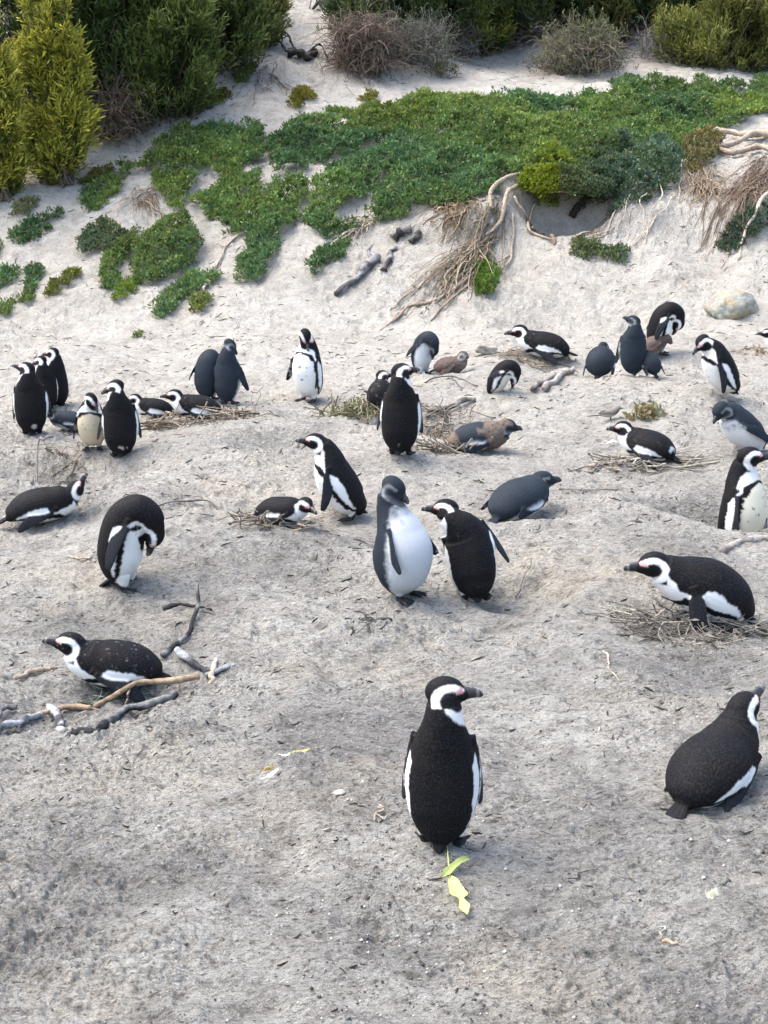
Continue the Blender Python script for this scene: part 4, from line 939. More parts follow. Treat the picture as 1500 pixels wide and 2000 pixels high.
branch('twig', [(60, 948, .02), (72, 920, .08), (92, 895, .13), (105, 890, .14)], .009, .008, (.17, .155, .14), 'bent grey root sticking out of the burrow at left', 'twig', TG)
branch('twig', [(500, 812, .0), (505, 795, .07), (512, 783, .12)], .004, .002, (.15, .13, .115), 'thin upright twig at the end of the brushwood nest', 'twig', TG, side=[([(500, 812, .0), (495, 800, .05), (494, 790, .09)], .003)])
branch('twig', [(505, 813, .004), (525, 812, .01), (545, 814, .005)], .004, .003, (.11, .10, .09), 'dark straight twig right of the brushwood nest', 'twig', TG)
branch('twig', [(800, 255 + 430, .0), (812, 688, .01), (820, 690, .0)], .006, .004, (.06, .055, .05), 'small dark bit of wood above the stooping young bird', 'twig', TG)
branch('twig', [(1180, 1275, .01), (1190, 1305, .012), (1212, 1345, .006)], .005, .003, (.31, .26, .21), 'pale twig trailing from the right nest', 'twig', TG)
LG = 'weathered logs'
branch('log', [(1042, 766, .02), (1068, 748, .03), (1092, 738, .03)], .020, .022, [(.10, .085, .07), (.24, .215, .19)], 'split grey log, left of two lying side by side', 'log', LG, knots=.1)
branch('log', [(1062, 764, .025), (1090, 745, .03), (1116, 729, .03)], .026, .022, (.29, .265, .235), 'pale rounded log, right of two lying side by side', 'log', LG, knots=.1)
branch('log', [(835, 806, .01), (870, 802, .025), (905, 790, .03), (925, 784, .02)], .018, .022, [(.10, .09, .08), (.24, .22, .195)], 'weathered grey log behind the moulting chick', 'log', LG)
branch('log', [(1405, 1074, -.01), (1440, 1062, .0), (1475, 1055, .004), (1520, 1050, .0)], .020, .024, [(.17, .155, .135), (.30, .28, .25)], 'half-buried grey log at the right edge below the yellow-bellied bird', 'log', LG)
branch('log', [(655, 577, .02), (690, 556, .04), (715, 530, .05), (735, 506, .03)], .030, .050, [(.075, .07, .068), (.23, .22, .215)], 'split grey weathered log on the slope', 'log', LG, seg=14, knots=.3, side=[([(725, 522, .04), (722, 508, .09), (727, 500, .12)], .025)])
branch('stump', [(768, 470, .02), (785, 462, .06), (805, 455, .05)], .045, .035, [(.03, .028, .026), (.17, .155, .14)], 'dark rotten stump on the slope below the mat', 'stump', 'dark stumps on the slope', seg=14, knots=.45)
branch('stump', [(802, 478, .02), (813, 470, .05), (822, 464, .03)], .034, .040, [(.05, .045, .04), (.16, .145, .13)], 'round dark knot of wood right of the rotten stump', 'stump', 'dark stumps on the slope', seg=14, knots=.3)
branch('stump', [(748, 533, .01), (758, 512, .03), (764, 495, .03), (772, 488, .02)], .030, .022, [(.06, .055, .05), (.26, .245, .23)], 'charred broken stump right of the split log', 'stump', 'dark stumps on the slope', seg=12, knots=.5)
branch('stump', [(560, 112, .05), (578, 118, .10), (600, 120, .06), (612, 110, .04)], .055, .05, [(.018, .017, .016), (.06, .055, .05)], 'black root stump on the upper sand', 'stump', 'dark stumps on the slope', seg=14, knots=.4, side=[([(560, 112, .08), (535, 95, .14), (515, 100, .1)], .015), ([(600, 118, .08), (625, 112, .16), (640, 125, .03)], .014), ([(575, 112, .1), (560, 95, .2), (545, 92, .22)], .012)])
branch('stump', [(612, 24, .05), (625, 16, .1), (640, 22, .04)], .022, .02, (.03, .028, .026), 'small black branching stump at the top of the gully', 'stump', 'dark stumps on the slope', knots=.4, side=[([(620, 18, .08), (612, 10, .14), (606, 20, .02)], .012), ([(630, 18, .08), (640, 12, .14), (650, 24, .02)], .012)])
RG = 'exposed roots on the dune bank'
RT = (.30, .245, .185)
branch('root', [(958, 415, .05), (960, 395, .12), (985, 378, .16), (1015, 366, .14), (1046, 356, .06)], .022, .026, RT, 'looped pale root at the top of the root tangle', 'root', RG, wob=.02)
branch('root', [(1050, 355, .06), (1010, 388, .12), (985, 420, .10), (970, 455, .06), (948, 470, .03)], .030, .018, RT, 'thickest pale root running down into the tangle', 'root', RG, wob=.02, side=[([(1000, 400, .1), (1020, 425, .08), (1038, 445, .04), (1050, 455, .02)], .016)])
branch('root', [(1072, 378, .08), (1060, 400, .08), (1040, 425, .05), (1028, 445, .04), (1045, 462, .03), (1085, 472, .02)], .014, .014, RT, 'crooked pale root left of the burrow mouth', 'root', RG, wob=.02)
branch('root', [(1042, 455, .04), (1062, 464, .04), (1082, 470, .03), (1084, 478, .0)], .020, .016, (.19, .135, .10), 'brown gnarled root end below the burrow', 'root', RG)
branch('root', [(1004, 430, .05), (1002, 470, .04), (998, 505, .03), (985, 525, .03), (960, 535, .02)], .014, .012, RT, 'bare root hanging straight down right of the green sprig', 'root', RG, wob=.015)
branch('root', [(940, 530, .03), (900, 565, .03), (850, 590, .02), (800, 602, .02), (775, 620, .02), (748, 645, .0)], .020, .013, (.26, .195, .145), 'long brown root snaking left to the foot of the slope', 'root', RG, wob=.03, side=[([(780, 612, .02), (768, 625, .015), (765, 630, .0)], .012)])
branch('root', [(915, 560, .02), (880, 590, .02), (855, 612, .01), (845, 625, .0)], .011, .010, (.28, .21, .155), 'short brown root beside the long snaking one', 'root', RG, wob=.02)
branch('root', [(968, 530, .05), (962, 552, .05), (955, 580, .02)], .009, .008, (.40, .35, .28), 'pale twig-like root through the green sprig', 'root', RG)
branch('root', [(395, 590, .02), (398, 575, .05), (402, 562, .04), (397, 555, .02)], .014, .010, (.34, .29, .23), 'bent pale root above the little olive tuft', 'root', RG)
branch('root', [(330, 612, .02), (342, 595, .05), (352, 582, .03)], .010, .007, (.38, .33, .26), 'small pale root at the tip of the trailing clump', 'root', RG)
branch('root', [(425, 525, .02), (440, 490, .03), (470, 465, .03), (505, 440, .02)], .010, .009, (.32, .26, .20), 'thin root between the round clump and the big mat', 'root', RG, wob=.03, side=[([(440, 490, .03), (425, 480, .02), (410, 482, .01)], .006)])
branch('root', [(205, 500, .02), (240, 475, .03), (265, 455, .02)], .007, .005, (.33, .28, .22), 'thin stem along the leaf strip on the left', 'root', RG, wob=.02)
branch('root', [(-8, 565, .02), (15, 548, .03), (35, 535, .02)], .010, .008, (.34, .29, .23), 'dead stem at the left edge', 'root', RG)
branch('root', [(640, 492, .03), (670, 468, .05), (695, 455, .05)], .016, .010, (.35, .29, .22), 'pale root above the slanting green clump', 'root', RG)
branch('root', [(1395, 262, .05), (1420, 270, .08), (1455, 275, .08), (1510, 268, .08)], .040, .032, (.36, .29, .22), 'upper thick bare root at the right edge', 'root', RG, wob=.03)
branch('root', [(1392, 285, .06), (1410, 300, .08), (1445, 296, .12), (1475, 280, .12), (1510, 278, .1)], .028, .040, (.33, .265, .20), 'twisting thick bare root at the right edge, in the middle', 'root', RG, wob=.03)
branch('root', [(1385, 292, .06), (1430, 308, .06), (1470, 300, .08), (1515, 306, .08)], .030, .036, (.30, .235, .175), 'lowest thick bare root at the right edge', 'root', RG, wob=.03, side=[([(1400, 300, .06), (1385, 285, .1), (1370, 275, .05)], .014)])
branch('root', [(1508, 392, .10), (1480, 425, .10), (1458, 450, .07), (1450, 480, .04), (1445, 505, .0)], .024, .014, (.38, .32, .25), 'pale forked root over the dark clump at the right edge', 'root', RG, wob=.02)
for k, (pth, r) in enumerate([
    ([(1262, 395, .10), (1252, 425, .08), (1262, 450, .06), (1258, 475, .03)], .007), ([(1285, 372, .12), (1292, 398, .08), (1276, 425, .06), (1270, 450, .04), (1240, 480, .02), (1205, 510, .0)], .007),
    ([(1318, 388, .06), (1305, 415, .05), (1280, 440, .04), (1240, 470, .02), (1215, 500, .01)], .008), ([(1232, 392, .08), (1222, 420, .05), (1205, 448, .03), (1200, 465, .01)], .006),
    ([(1188, 402, .07), (1178, 435, .04), (1172, 455, .02)], .006), ([(1330, 330, .1), (1328, 365, .06), (1325, 395, .03)], .007), ([(1200, 405, .05), (1190, 425, .04), (1160, 450, .02), (1140, 470, .01)], .006)]):
    branch('hanging_root', pth, r, r * .6, (.42, .36, .28), 'thin pale rootlet hanging down the bank below the blue-green bush', 'root', 'thin rootlets hanging from the bank', wob=.03)

def strand_heap(name, starts, ends, n, r, col, label, cat, group=None, hmax=.12, spread=.12, m_=12, leaf=None, seg=4):
    """a tangle of stems running from one stretch of the bank to another"""
    A = np.array([ground(*p) for p in starts]); B = np.array([ground(*p) for p in ends])
    ta, tb = RNG.uniform(0, 1, n), np.clip(RNG.uniform(0, 1, n), 0, 1)
    def along(Q_, t): i = np.clip((t * (len(Q_) - 1)).astype(int), 0, len(Q_) - 2); f = (t * (len(Q_) - 1) - i)[:, None]; return Q_[i] * (1 - f) + Q_[i + 1] * f
    a, b_ = along(A, ta), along(B, tb); q = np.linspace(0, 1, m_); s0 = RNG.uniform(0, .65, n); s1 = np.minimum(s0 + RNG.uniform(.2, .8, n), 1.05)
    tt = s0[:, None] + (s1 - s0)[:, None] * q
    Pt = a[:, None] * (1 - tt[..., None]) + b_[:, None] * tt[..., None]
    w = np.cumsum(np.cumsum(RNG.normal(size=(n, m_, 3)), 1) * .55 + RNG.normal(size=(n, m_, 3)), 1); w -= w[:, :1]; Pt = Pt + w * spread / m_ * .8 + RNG.normal(size=(n, 1, 3)) * [spread * .4, spread * .4, 0]
    hh = RNG.uniform(0, hmax, n)[:, None] * (np.sin(q * math.pi) * .8 + .2)
    Pt[..., 2] = terrain(Pt[..., 0].ravel(), Pt[..., 1].ravel()).reshape(n, m_) + hh + .004
    c0 = Pt.reshape(-1, 3).mean(0); V, F = tubes(Pt - c0, np.linspace(1, .6, m_)[None] * (r * np.clip(RNG.lognormal(-.35, .55, n), .3, 2.4))[:, None], seg)
    cc = np.repeat(np.array(col) * RNG.uniform(.45, 1.35, (n, 1)), m_ * seg, 0)
    root = empty(name, c0); mesh_np('stems', V, F, M_WOOD, cc, smooth=True, parent=root)
    if leaf:
        k = RNG.choice(n * m_, leaf[1]); P_ = (Pt - c0).reshape(-1, 3)[k]; V, F = leaves(P_, runit(leaf[1]) + [0, 0, .6], runit(leaf[1]), RNG.uniform(.025, .05, leaf[1]), RNG.uniform(.010, .018, leaf[1]))
        mesh_np('foliage', V, F, M_LEAF, np.repeat(np.array(leaf[0]) * RNG.uniform(.6, 1.4, (leaf[1], 1)), 4, 0), parent=root)
    return tag(root, label, cat, group)
strand_heap('root_tangle', [(960, 400), (1000, 395)], [(820, 590), (930, 560)], 150, .006, (.24, .19, .135), 'tangle of dry roots and stems pouring down the bank in the centre right', 'roots', hmax=.12, spread=.16, leaf=((.08, .12, .03), 350))
strand_heap('fibrous_roots', [(1500, 300), (1530, 380)], [(1395, 420), (1440, 470)], 260, .0042, (.20, .145, .10), 'brown fibrous roots sweeping down at the right edge', 'roots', hmax=.08, spread=.14)
strand_heap('dry_stems', [(840, 398), (925, 396)], [(860, 440), (920, 432)], 130, .006, (.24, .175, .105), 'fringe of brown dead stems under the edge of the leafy mat', 'roots', hmax=.07, spread=.16)
strand_heap('dry_stems', [(1340, 325), (1400, 322)], [(1345, 395), (1405, 400)], 130, .006, (.24, .185, .125), 'brown dead stems hanging below the olive-brown bush', 'roots', hmax=.08, spread=.14)
strand_heap('dry_stems', [(1150, 440), (1240, 400)], [(1110, 480), (1180, 490)], 26, .006, (.36, .30, .23), 'sparse pale stems down the bank right of the burrow', 'roots', hmax=.04, spread=.10)
strand_heap('dry_stems', [(265, 375), (300, 372)], [(250, 405), (310, 415)], 70, .005, (.24, .185, .13), 'dead twigs in the bare notch at the left of the mat', 'roots', hmax=.08, spread=.12)
strand_heap('dry_stems', [(500, 130), (560, 100)], [(470, 195), (560, 190)], 45, .005, (.25, .20, .155), 'scattered dead stems around the black root stump', 'roots', hmax=.06, spread=.2)
strand_heap('dry_stems', [(640, 95), (720, 110)], [(650, 150), (740, 170)], 110, .004, (.27, .215, .165), 'dry stalks strewn below the brown twig heap', 'roots', hmax=.04, spread=.25)
strand_heap('dry_stems', [(700, 425), (760, 415)], [(655, 470), (700, 468)], 30, .006, (.30, .25, .18), 'pale dead stems at the lower left edge of the mat', 'roots', hmax=.07, spread=.1)
strand_heap('dry_grass', [(70, 888), (170, 905)], [(60, 915), (150, 925)], 26, .003, (.16, .125, .085), 'tufts of dead grass hanging inside the scooped burrow at the left edge', 'dry grass', hmax=.08, spread=.10)
strand_heap('dry_grass', [(820, 838), (880, 832)], [(825, 862), (885, 858)], 45, .003, (.22, .165, .105), 'brown root fibres in the hollow behind the moulting chick', 'dry grass', hmax=.06, spread=.10)
# the dead log lodged in the burrow mouth
branch('burrow_log', [(1118, 440, .06), (1132, 424, .12), (1148, 412, .16)], .035, .04, (.035, .028, .024), 'dark rotten wood lodged in the mouth of the burrow', 'log', knots=.4, seg=12)

def nest(px, rx, ry, n, r, col, label, h=.05, arc=(0, 2 * math.pi), leaf=None, inner=.55):
    g = ground(*px); m_ = 9; q = np.linspace(0, 1, m_)
    a0 = RNG.uniform(arc[0], arc[1], n); n = int(n * 1.5); a0 = RNG.uniform(arc[0], arc[1], n); al = RNG.uniform(.10, .55, n) * RNG.choice([-1, 1], n); rad = RNG.uniform(inner, 1.15, n)
    A = a0[:, None] + al[:, None] * q; drift = RNG.normal(size=n) * .60
    X = np.cos(A) * rx * (rad[:, None] + drift[:, None] * (q - .5)) + noise2(np.tile(q * 4, (n, 1)), np.tile(np.arange(n)[:, None] * 3.7, (1, m_)), 61) * rx * .06
    Y = np.sin(A) * ry * (rad[:, None] + drift[:, None] * (q - .5)) + noise2(np.tile(q * 4, (n, 1)), np.tile(np.arange(n)[:, None] * 5.3, (1, m_)), 62) * ry * .06
    Z = terrain(X.ravel() + g[0], Y.ravel() + g[1]).reshape(n, m_) - g[2] + RNG.uniform(0, 1, n)[:, None] ** 1.4 * h + .004 + RNG.normal(size=(n, 1)) * 1.3 * h * (q - .5)
    zt = terrain(X.ravel() + g[0], Y.ravel() + g[1]).reshape(n, m_) - g[2]; Z = np.maximum(Z, zt + .002)
    Pt = np.stack([X, Y, Z], -1); rr = np.linspace(1, .55, m_)[None] * (r * RNG.uniform(.45, 1.7, n))[:, None]
    V, F = tubes(Pt, rr, 5); cc = np.repeat(np.array(col) * RNG.uniform(.45, 1.35, (n, 1)), m_ * 5, 0)
    root = empty('twig_nest', g); mesh_np('twigs', V, F, M_WOOD, cc, smooth=True, parent=root)
    if leaf:
        k = leaf[1]; P_ = Pt.reshape(-1, 3)[RNG.choice(n * m_, k)]; V, F = leaves(P_, runit(k) * [1, 1, .5], runit(k), RNG.uniform(.03, .07, k), RNG.uniform(.008, .018, k))
        mesh_np('foliage', V, F, M_LEAF, np.repeat(np.array(leaf[0]) * RNG.uniform(.6, 1.4, (k, 1)), 4, 0), parent=root)
    return tag(root, label, 'nest', 'twig nests')
nest((390, 826), .34, .13, 95, .0052, (.25, .205, .155), 'brushwood nest under the sand-flecked bird on the left', h=.07)
nest((1350, 1232), .36, .17, 120, .0036, (.22, .195, .16), 'straggly twig nest under the crouching bird at the right edge', h=.05, inner=.3, leaf=((.17, .16, .13), 160))
nest((1270, 908), .34, .12, 60, .0055, (.28, .25, .20), 'flat nest of grey sticks under the bird with the white rump patch', h=.035)
nest((700, 810), .26, .20, 120, .0045, (.22, .19, .12), 'green-grey nest lined with leaves beside the back-turned standing bird', h=.08, leaf=((.16, .19, .08), 420), inner=.2)
nest((1050, 703), .28, .16, 60, .0045, (.28, .23, .17), 'thin scatter of twigs under the bird beside the brick-like stone', h=.03)
nest((205, 1352), .17, .10, 26, .0032, (.16, .19, .14), 'shallow nest of dark twigs under the bird among driftwood', h=.02)
nest((870, 815), .24, .13, 34, .0045, (.26, .22, .165), 'heap of loose twigs behind the moulting chick', h=.05, inner=.1)
nest((850, 882), .22, .10, 40, .0055, (.22, .185, .145), 'grey twigs between the back-turned bird and the moulting chick', h=.05, inner=.1)
nest((1170, 915), .22, .10, 26, .0045, (.25, .21, .165), 'sparse scatter of twigs left of the flat grey nest', h=.02, inner=.1)
nest((1480, 690), .16, .08, 30, .0045, (.30, .24, .17), 'bit of dry straw in front of the bird at the far right edge', h=.03, inner=.1)
nest((520, 1022), .20, .10, 36, .0045, (.20, .165, .125), 'few dark twigs around the tucked lying bird', h=.04, inner=.3)

def boulder(name, px, size, col, label, cat, seed=0, rz=0., facets=.25, sinkz=.25, stripes=None):
    g = ground(*px); bm = bmesh.new(); bmesh.ops.create_icosphere(bm, subdivisions=4, radius=1)
    V = np.array([v.co[:] for v in bm.verts]); F = np.array([[v.index for v in f.verts] for f in bm.faces]); bm.free()
    if facets > .3: V = np.sign(V) * np.abs(V) ** .45; V /= np.abs(V).max()
    n = noise3(V * 1.6 + seed, 71) * facets + noise3(V * 5 + seed, 72) * .07 + noise3(V * 13 + seed, 73) * .03
    V = V * (1 + n * (.35 if facets > .3 else 1))[:, None] * np.array(size)
    c = lerp(np.tile(col[0], (len(V), 1)), np.tile(col[1], (len(V), 1)), sstep(-.25, .3, noise3(V / max(size) * 3.3 + seed, 74)))
    o = mesh_np(name, V, F, M_STONE, np.clip(c, .01, .8), smooth=True); o.location = g + np.array([0, 0, size[2] * (1 - sinkz)]); o.rotation_euler = (0, .12 * (seed % 3 - 1), rz)
    return tag(o, label, cat)
boulder('rock', (1430, 612), (.25, .16, .155), ((.255, .262, .228), (.25, .21, .14)), 'pale rounded rock with an ochre stain, half sunk in the slope at right', 'rock', 3, .3, .28, .55)
boulder('stone', (948, 690), (.098, .06, .042), ((.20, .17, .135), (.34, .31, .26)), 'brick-shaped mottled stone in front of a lying bird at the back', 'stone', 5, .12, .4, .1)
boulder('shell_fragment', (663, 1552), (.022, .014, .010), ((.44, .41, .36), (.34, .31, .27)), 'small pale shell bit left of the nearest penguin', 'shell', 8, .4, .3, .1)

def blob(name, px, rx, ry, col, label, cat, rz=0., group=None, seed=1):
    g = ground(*px); n = 60; a = np.linspace(0, 2 * math.pi, n, endpoint=False); V = [[0, 0, .007]]; rings = 5
    for k in range(1, rings + 1):
        w = k / rings * (1 + .45 * noise2(np.cos(a) * 1.8 + seed * 7, np.sin(a) * 1.8, 81) + .2 * noise2(np.cos(a) * 6 + seed, np.sin(a) * 6, 82))
        for i in range(n): V.append([math.cos(a[i]) * rx * w[i], math.sin(a[i]) * ry * w[i], .007 * (1 - (k / rings) ** 2)])
    V = np.array(V); c, s_ = math.cos(rz), math.sin(rz); V[:, :2] = V[:, :2] @ np.array([[c, s_], [-s_, c]])
    V[:, 2] += terrain(V[:, 0] + g[0], V[:, 1] + g[1], 1) - g[2] + .001
    F3 = [[0, 1 + i, 1 + (i + 1) % n] for i in range(n)]; F4 = [[1 + (k - 1) * n + i, 1 + k * n + i, 1 + k * n + (i + 1) % n, 1 + (k - 1) * n + (i + 1) % n] for k in range(1, rings) for i in range(n)]
    cc = lerp(np.tile(col[0], (len(V), 1)), np.tile(col[1], (len(V), 1)), sstep(-.2, .3, noise3(V * 60 + seed, 83)))
    o = mesh_np(name, V, [np.array(F3), np.array(F4)], M_LITTER, cc, smooth=True); o.location = g
    return tag(o, label, cat, group)
DGp = 'bird droppings on the sand'
blob('dropping', (585, 1474), .042, .007, ((.40, .36, .09), (.42, .39, .26)), 'yellow streak of droppings on the grey sand', 'dropping', .45, DGp, 1)
blob('dropping', (556, 1482), .018, .013, ((.58, .60, .58), (.36, .36, .34)), 'white splat of droppings beside the yellow streak', 'dropping', .2, DGp, 2)
blob('dropping', (530, 1510), .035, .012, ((.42, .44, .42), (.30, .30, .29)), 'faint greenish white splat below the yellow streak', 'dropping', .5, DGp, 3)
blob('dropping', (524, 1503), .014, .008, ((.16, .11, .03), (.24, .18, .06)), 'small brown dropping left of the white splat', 'dropping', .2, DGp, 4)
blob('dropping', (1395, 1752), .024, .018, ((.24, .24, .16), (.30, .29, .24)), 'yellowish green dropping at the lower right', 'dropping', .8, DGp, 5)
blob('dropping', (1418, 1728), .042, .009, ((.05, .06, .055), (.12, .13, .11)), 'dark green dropping streak above the yellowish one', 'dropping', .9, DGp, 6)
blob('dropping', (1195, 868), .035, .02, ((.58, .58, .56), (.42, .41, .39)), 'white dropping left of the bird on the flat grey nest', 'dropping', .2, DGp, 7)
blob('dropping', (1475, 1235), .028, .016, ((.60, .61, .58), (.42, .41, .39)), 'white dropping on the nest at the right edge', 'dropping', .2, DGp, 8)

# the leafy stalk behind the nearest penguin
def leaf_blade(pts_c, widths, col, wav, parent, name, seed):
    n = len(pts_c); Pc = np.array(pts_c); t = nrm(np.gradient(Pc, axis=0)); l = nrm(np.cross([0, 0, 1.0], t)); q = np.linspace(-1, 1, 7)
    w = np.array(widths); edge = 1 + .28 * noise2(np.linspace(0, 9, n), np.full(n, seed * 3.1), 91)
    V = Pc[:, None] + l[:, None] * (q[None, :, None] * (w * edge)[:, None, None]); V[..., 2] += np.abs(q)[None] * .006 + wav * np.sin(np.linspace(0, 9, n))[:, None] * q[None]
    i = np.arange(n * 7).reshape(n, 7); F = np.stack([i[:-1, :-1].ravel(), i[1:, :-1].ravel(), i[1:, 1:].ravel(), i[:-1, 1:].ravel()], 1)
    c = np.tile(col, (n * 7, 1)) * (1 + .12 * np.tile(np.where(np.abs(q) < .1, 1.5, 0), n))[:, None]
    return mesh_np(name, V.reshape(-1, 3), F, M_LEAF, np.clip(c, 0, .9), smooth=True, parent=parent)
g0 = ground(880, 1720); rt = empty('leafy_stalk', g0)
st_ = on_ground([(872, 1652, .02), (875, 1685, .022), (880, 1725, .016), (893, 1760, .014)], 20) - g0
V, Q, T = tube(st_, np.linspace(.0022, .0028, 20), 6); mesh_np('stalk', V, [Q, T], M_LITTER, np.tile([.42, .42, .14], (len(V), 1)), smooth=True, parent=rt)
lb = on_ground([(880, 1728, .026), (888, 1752, .036), (900, 1775, .032), (912, 1800, .024)], 26) - g0
leaf_blade(lb, np.interp(np.linspace(0, 1, 26), [0, .12, .35, .6, .68, .85, 1], [.002, .012, .024, .022, .009, .017, .004]), (.60, .58, .20), .004, rt, 'yellow_leaf', 1)
lg = on_ground([(860, 1730, .020), (880, 1714, .028), (900, 1700, .03), (914, 1690, .024)], 22) - g0
leaf_blade(lg, np.interp(np.linspace(0, 1, 22), [0, .2, .6, .9, 1], [.002, .012, .017, .010, .002]), (.30, .36, .13), .003, rt, 'green_leaf', 2)
tag(rt, 'plant stalk with a yellow and a pale green leaf behind the nearest penguin', 'leaf')

# wilted weed and the small bird beside it
mat_of_leaves('wilted_plant', [[(1228, 824), (1235, 800), (1262, 795), (1288, 806), (1290, 822)]], 420, .09, .07, np.array([.15, .165, .115]), 'wilted grey-green weed with curled leaves, right of the small bird', 'plant', edge=6, dry=.45, kl=6, upright=.25)
strand_heap('debris_clod', [(690, 1218), (765, 1216)], [(688, 1226), (762, 1224)], 30, .006, (.06, .055, .05), 'dark clod of rotten stems on the sand in the centre', 'debris', hmax=.03, spread=.06)
blob('dirt_clod', (725, 1219), .045, .022, ((.03, .028, .026), (.12, .11, .10)), 'black lump in the clod of rotten stems', 'debris', .1, None, 9)

def wagtail():
    g = ground(1192, 824); sc = .20 / .20; root = empty('bird', g, math.radians(2))
    cs = catmull(np.array([(-.075, 0, .050), (-.045, 0, .055), (-.005, 0, .062), (.030, 0, .078), (.052, 0, .096), (.066, 0, .100)]), 30); rr = catmull(np.array([(.008, .006, 0), (.020, .018, 0), (.029, .028, 0), (.024, .024, 0), (.018, .018, 0), (.010, .010, 0)]), 30)
    t = nrm(np.gradient(cs, axis=0)); dor = nrm(np.cross(t, np.tile([0, 1., 0], (30, 1)))); lat = np.cross(dor, t)
    parts = [loft(cs, lat, dor, rr[:, 0], rr[:, 1], 20), ellipsoid((.056, 0, .100), np.eye(3), (.018, .0155, .016)), ellipsoid((-.115, 0, .046), frame_of((-1, 0, -.08)), (.055, .010, .004)), loft(np.array([[.070, 0, .099], [.080, 0, .097], [.090, 0, .094]]), np.tile([0, 1., 0], (3, 1)), np.tile([0, 0, 1.], (3, 1)), np.array([.0045, .003, .0006]), np.array([.0045, .003, .0006]), 8)]
    for s_ in (1, -1):
        parts.append(ellipsoid((-.030, s_ * .024, .064), frame_of((-1, s_ * -.12, -.10)), (.052, .005, .017)))
        parts.append(tube([(.004, s_ * .012, .045), (.000, s_ * .013, .022), (.006, s_ * .013, .0)], [.004, .0028, .0025], 6)); parts.append(tube([(-.008, s_ * .013, .002), (.022, s_ * .014, .002)], [.0022, .0015], 6))
    V, Q, T = join(parts); c = np.tile([.15, .135, .115], (len(V), 1)); low = sstep(.064, .050, V[:, 2]) * (V[:, 0] > -.07); c = lerp(c, np.tile([.40, .37, .31], (len(V), 1)), low); c[(V[:, 2] < .030) | (V[:, 0] > .072)] = (.03, .028, .026)
    c[(V[:, 0] < -.08)] = (.07, .062, .055); brow = (V[:, 0] > .054) & (V[:, 2] > .102) & (V[:, 2] < .106) & (np.abs(V[:, 1]) > .010); c[brow] = (.4, .37, .32)
    mesh_np('body', V, [Q, T], M_LITTER, c, smooth=True, parent=root)
    for s_ in (1, -1):
        V, Q, T = ellipsoid((.064, s_ * .0125, .103), np.eye(3), (.0022, .0022, .0022), 8, 8); mesh_np('eye', V, [Q, T], M_EYE, smooth=True, parent=root)
    tag(root, 'small grey-brown songbird on the sand facing a wilted weed', 'bird')
wagtail()

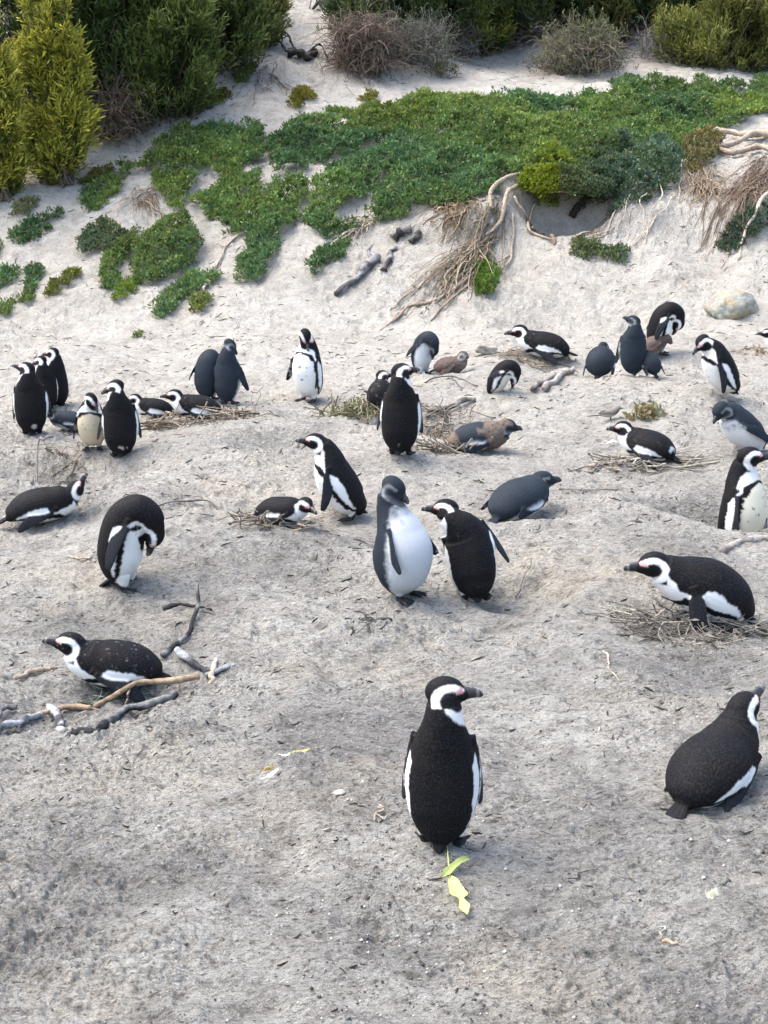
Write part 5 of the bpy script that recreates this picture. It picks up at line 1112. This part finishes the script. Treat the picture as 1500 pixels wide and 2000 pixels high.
# loose litter over the whole colony: bits of stem, bark and shell
def litter():
    n = 20000; a = RNG.uniform(-.34, .34, n); r = np.exp(RNG.uniform(math.log(3.0), math.log(23), n)); X = np.tan(a) * r; Y = r
    keep = noise2(X * 1.1, Y * 1.1, 95) + .5 * noise2(X * 4, Y * 4, 96) > RNG.uniform(-1.0, .6, n); X, Y = X[keep], Y[keep]; n = len(X)
    L_ = np.clip(RNG.lognormal(-4.05, .62, n), .005, .10) * np.clip(Y / 9, .42, 1.6); az = RNG.normal(.45, .7, n)
    m_ = 4; q = np.linspace(-.5, .5, m_); d = np.column_stack([np.cos(az), np.sin(az)]); nr = np.column_stack([-np.sin(az), np.cos(az)]); cv = RNG.normal(size=n) * .35
    XY = np.column_stack([X, Y])[:, None] + d[:, None] * (q * L_[:, None])[..., None] + nr[:, None] * ((q ** 2 - .1) * L_[:, None] * cv[:, None])[..., None]
    Z = terrain(XY[..., 0].ravel(), XY[..., 1].ravel(), 1).reshape(n, m_) + .002 + np.abs(RNG.normal(size=(n, 1))) * .003
    Pt = np.dstack([XY, Z]); rr = np.tile([.5, 1, .9, .35], (n, 1)) * np.clip(L_ * RNG.uniform(.05, .16, n), .0010, .0045)[:, None]
    V, F = tubes(Pt, rr, 3)
    tone = RNG.uniform(size=n); pal = np.where((tone < .72)[:, None], np.array([.055, .048, .040]), np.where((tone < .95)[:, None], np.array([.17, .135, .10]), np.array([.42, .38, .32])))
    cc = np.repeat(pal * RNG.uniform(.6, 1.4, (n, 1)), m_ * 3, 0)
    tag(mesh_np('litter', V, F, M_LITTER, cc), 'dark scraps of stem, bark and shell strewn over the sand', 'litter', kind='stuff')
    # pebbles and crumbs of sand
    n = 16000; a = RNG.uniform(-.34, .34, n); r = np.exp(RNG.uniform(math.log(3.0), math.log(16), n)); X = np.tan(a) * r; Y = r
    keep = noise2(X * 1.3, Y * 1.3, 97) > RNG.uniform(-.8, .6, n); X, Y = X[keep], Y[keep]; n = len(X); s_ = np.clip(RNG.lognormal(-5.9, .5, n), .0013, .009)
    O = np.array([[1, 0, 0], [-1, 0, 0], [0, 1, 0], [0, -1, 0], [0, 0, 1], [0, 0, -1]], float); OF = np.array([[0, 2, 4], [2, 1, 4], [1, 3, 4], [3, 0, 4], [2, 0, 5], [1, 2, 5], [3, 1, 5], [0, 3, 5]])
    rot = RNG.uniform(0, 6.28, n); V = O[None] * (s_[:, None, None] * RNG.uniform(.6, 1.3, (n, 6, 1))); c, si = np.cos(rot)[:, None], np.sin(rot)[:, None]
    V = np.stack([V[..., 0] * c - V[..., 1] * si, V[..., 0] * si + V[..., 1] * c, V[..., 2] * .75], -1)
    Z = terrain(X, Y, 1); V = V + np.column_stack([X, Y, Z + s_ * .3])[:, None]
    F = (OF[None] + (np.arange(n) * 6)[:, None, None]).reshape(-1, 3); tone = RNG.uniform(size=n)
    pal = np.where((tone < .45)[:, None], np.array([.40, .37, .33]), np.where((tone < .985)[:, None], np.array([.075, .068, .06]), np.array([.58, .55, .50])))
    tag(mesh_np('gravel', V.reshape(-1, 3), F, M_LITTER, np.repeat(pal * RNG.uniform(.7, 1.3, (n, 1)), 6, 0)), 'small crumbs of sand and pebbles over the trodden ground', 'gravel', kind='stuff')
litter()
